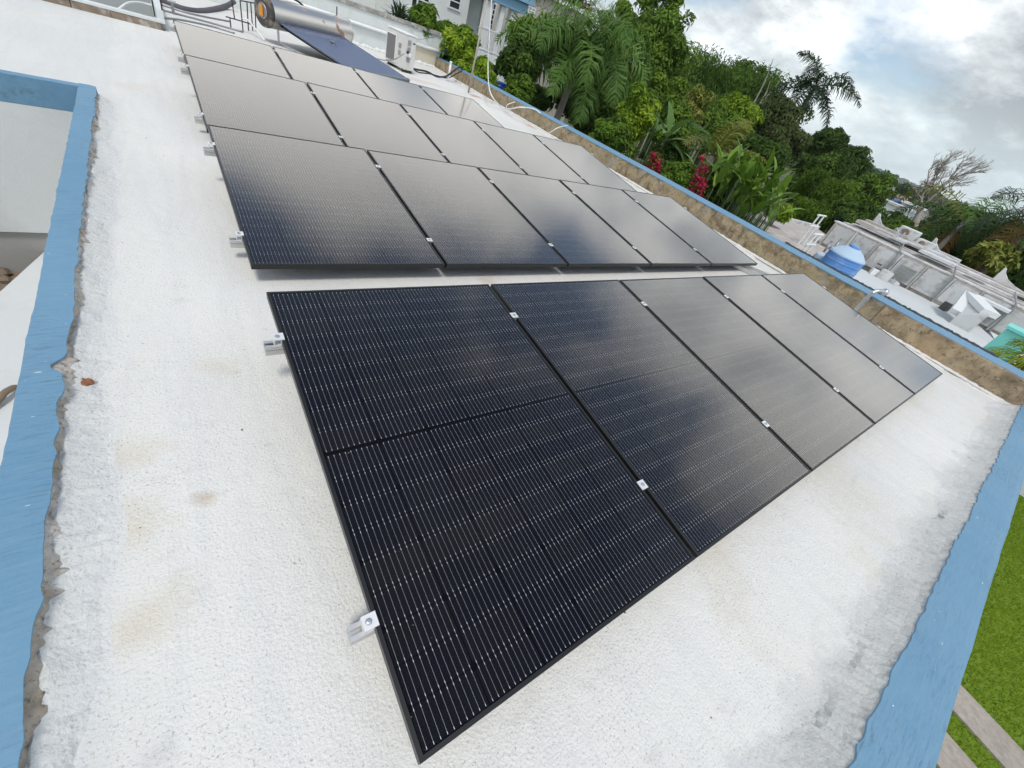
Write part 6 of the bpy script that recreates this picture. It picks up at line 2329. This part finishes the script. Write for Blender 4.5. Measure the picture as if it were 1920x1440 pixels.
def bougainvillea(label, spots, D, seed):
    rng = np.random.RandomState(seed)
    c = np.array(at(*spots[0][:2], D)); gz = ground_z(c[0], c[1])
    t0 = thing('bougainvillea', label, 'flowering shrub', (c[0], c[1], gz))
    P, R_ = [], []
    for (u, v, rp, n) in spots:
        q = np.array(at(u, v, D)); s = px(u, v, D)
        P.append(q + rng.normal(0, 0.5, (n, 3)) * rp * s)
    P = np.concatenate(P) - np.array([c[0], c[1], gz])
    n = len(P)
    Nm = rand_dirs(rng, n)
    Ln = rng.uniform(0.05, 0.085, n)
    V, F = leaf_quads(P, Nm, Ln, Ln * 0.8, rng, 0.1)
    mesh_np('bracts', V, F, 'flower_magenta', t0, tint=np.repeat(rng.rand(n), 4))['kind'] = 'stuff'
    mb = MB()
    for (u, v, rp, k) in spots:
        q = np.array(at(u, v, D)) - np.array([c[0], c[1], gz])
        mb.tube(spline([(0, 0, 0), tuple(q * [0.6, 0.6, 0.5]), tuple(q)], 4), 0.018, 5)
    mb.build('stems', 'trunk_brown', t0)['kind'] = 'stuff'
    P2 = P[rng.randint(0, n, n // 2)] + rng.normal(0, 0.08, (n // 2, 3))
    Ln = rng.uniform(0.05, 0.09, n // 2)
    V, F = leaf_quads(P2, rand_dirs(rng, n // 2), Ln, Ln * 0.6, rng, 0.2)
    mesh_np('foliage', V, F, 'leaf_dark', t0, tint=np.repeat(rng.rand(n // 2), 4))


bougainvillea('bright magenta bougainvillea spray below the banana plant', [(1226, 295, 7, 160), (1227, 312, 11, 320), (1230, 322, 8, 150), (1215, 318, 6, 40)], 13.2, 80)
bougainvillea('magenta bougainvillea trailing beside the strap leaves', [(1316, 318, 9, 130), (1308, 338, 10, 160), (1312, 352, 12, 170), (1294, 356, 6, 70), (1318, 298, 4, 30)], 13.0, 81)


def bare_tree():
    D = 44
    base_px = (1698, 458)
    rng = np.random.RandomState(90)
    b0 = np.array(at(*base_px, D))
    gz = ground_z(b0[0], b0[1])
    up = np.array([0, 0, 1.0]); right = ROT[0] * np.array([1, 1, 0]); right /= np.linalg.norm(right)
    t0 = thing('bare_tree', 'leafless wind swept tree with fine twigs leaning over the far houses', 'tree', (b0[0], b0[1], gz))
    O = np.array([b0[0], b0[1], gz])
    tr = MB(); br = MB()

    def P(u, v):
        return np.array(at(u, v, D)) - O
    tr.tube(spline([(0, 0, -0.3), tuple(P(1698, 458)), tuple(P(1718, 412)), tuple(P(1728, 388))], 5), [0.3] * 6 + [0.24] * 5 + [0.18] * 4 + [0.15], 8)
    segs = [(P(1728, 388), P(1756, 362), 0.11), (P(1728, 388), P(1738, 350), 0.10), (P(1756, 362), P(1782, 335), 0.08), (P(1756, 362), P(1752, 330), 0.06),
            (P(1738, 350), P(1742, 318), 0.05), (P(1738, 350), P(1756, 322), 0.05), (P(1782, 335), P(1820, 322), 0.05), (P(1782, 335), P(1800, 308), 0.05), (P(1756, 362), P(1790, 345), 0.05), (P(1752, 330), P(1772, 305), 0.04),
            (P(1718, 412), P(1742, 392), 0.05), (P(1728, 388), P(1718, 360), 0.05)]
    for a, b2, r in segs:
        m_ = (a + b2) / 2 + rng.normal(0, 0.12, 3)
        br.tube(spline([tuple(a), tuple(m_), tuple(b2)], 4), [r] * 3 + [r * 0.8] * 3 + [r * 0.6] * 3, 6)

        def twig(p, d, ln, rr, depth):
            q = p + d * ln + np.array([0, 0, 0.05])
            br.tube([tuple(p), tuple((p + q) / 2 + rng.normal(0, 0.05 * ln, 3)), tuple(q)], [rr, rr * 0.75, rr * 0.5], 4, False)
            if depth:
                for _ in range(3):
                    nd = d + rng.normal(0, 0.42, 3) + right * 0.22 + up * 0.15
                    nd /= np.linalg.norm(nd)
                    twig(p + d * ln * rng.uniform(0.4, 1.0), nd, ln * rng.uniform(0.55, 0.8), rr * 0.55, depth - 1)
        d0 = (b2 - a) / np.linalg.norm(b2 - a)
        for f in (0.45, 0.75, 1.0):
            for _ in range(2):
                nd = d0 + rng.normal(0, 0.5, 3) + right * 0.3 + up * 0.3
                nd /= np.linalg.norm(nd)
                twig(a + (b2 - a) * f, nd, rng.uniform(0.42, 0.7), 0.028, 3)
    tr.build('trunk', 'dead_wood', t0, smooth=True)
    br.build('branches', 'dead_wood', t0, smooth=True)['kind'] = 'stuff'


bare_tree()

# --- small far trees around the town
FT = [(1628, 338, 150, 22), (1697, 352, 200, 13), (1742, 366, 170, 18), (1675, 408, 110, 22), (1770, 398, 120, 30),
      (1760, 385, 160, 22), (1835, 428, 140, 26), (1875, 440, 130, 26), (1605, 350, 110, 26), (1820, 415, 220, 20), (1700, 360, 240, 16), (1910, 455, 110, 30), (1660, 330, 260, 18), (1790, 385, 260, 18), (1850, 408, 280, 18), (1890, 425, 300, 16),
      (1540, 300, 120, 40), (1480, 262, 110, 40), (1730, 425, 75, 26), (1780, 440, 70, 30), (1580, 310, 150, 30), (1950, 470, 120, 40), (1620, 318, 200, 22)]
for k, (u, v, D, r) in enumerate(FT):
    tree('far_tree', 'small hazy green tree among the far houses on the slope', u, v + 4, D, r, r * 0.62, 'leaf_far', 0.006 * D, 1500, 16, 'tree', 'far trees among the houses', seed=200 + k, tr=0.3, limbs=4, zmin=-0.4)

# continuous far woodland on the plain: one mass nobody could count


def far_wood():
    rng = np.random.RandomState(99)
    n = 60000
    az = rng.uniform(math.radians(10), math.radians(115), n)
    d = 260 * np.exp(rng.uniform(0, 1, n) * math.log(7))
    x, y = np.sin(az) * d, np.cos(az) * d
    cl = np.sin(x * 0.09) * np.cos(y * 0.11) + np.sin(x * 0.031 + 2) * np.cos(y * 0.027)
    keep = cl > -0.9
    x, y, d = x[keep], y[keep], d[keep]
    g = np.array([ground_z(a, b) for a, b in zip(x, y)])
    hgt = (1.5 + 2.0 * rng.rand(len(x)) ** 0.6) * (0.9 + 0.1 * np.sin(x * 0.3) * np.cos(y * 0.3))
    P = np.stack([x, y, g + hgt * rng.uniform(0.3, 1.0, len(x))], 1)
    Ln = 0.012 * d * rng.uniform(0.6, 1.3, len(x)) + 0.5
    Nm = unit(rng.normal(0, 0.5, (len(x), 3)) + np.array([0, 0, 0.8]))
    V, F = leaf_quads(P, Nm, Ln, Ln * 0.7, rng, 0.2)
    o = mesh_np('woodland', V, F, 'leaf_far', tint=np.repeat(rng.rand(len(x)), 4))
    tag(o, 'far woodland covering the plain below the hills', 'woodland', kind='stuff')


far_wood()

# ------------------------------------------------------------------ air: thin even haze round the whole place
mb = MB()
mb.box((-4100, -4100, -11.0), (4100, 4100, 130.0))
hz = mb.build('haze', None)
hm = bpy.data.materials.new('haze_air')
hm.use_nodes = True
ht = hm.node_tree
ht.nodes.clear()
pv = ht.nodes.new('ShaderNodeVolumePrincipled')
pv.inputs['Color'].default_value = (0.86, 0.92, 0.96, 1)
pv.inputs['Density'].default_value = 0.00018
pv.inputs['Anisotropy'].default_value = 0.2
ho = ht.nodes.new('ShaderNodeOutputMaterial')
ht.links.new(pv.outputs[0], ho.inputs['Volume'])
hz.data.materials.append(hm)
tag(hz, 'thin pale haze in the air over the whole place', 'haze', kind='stuff')
SC.cycles.volume_bounces = 0
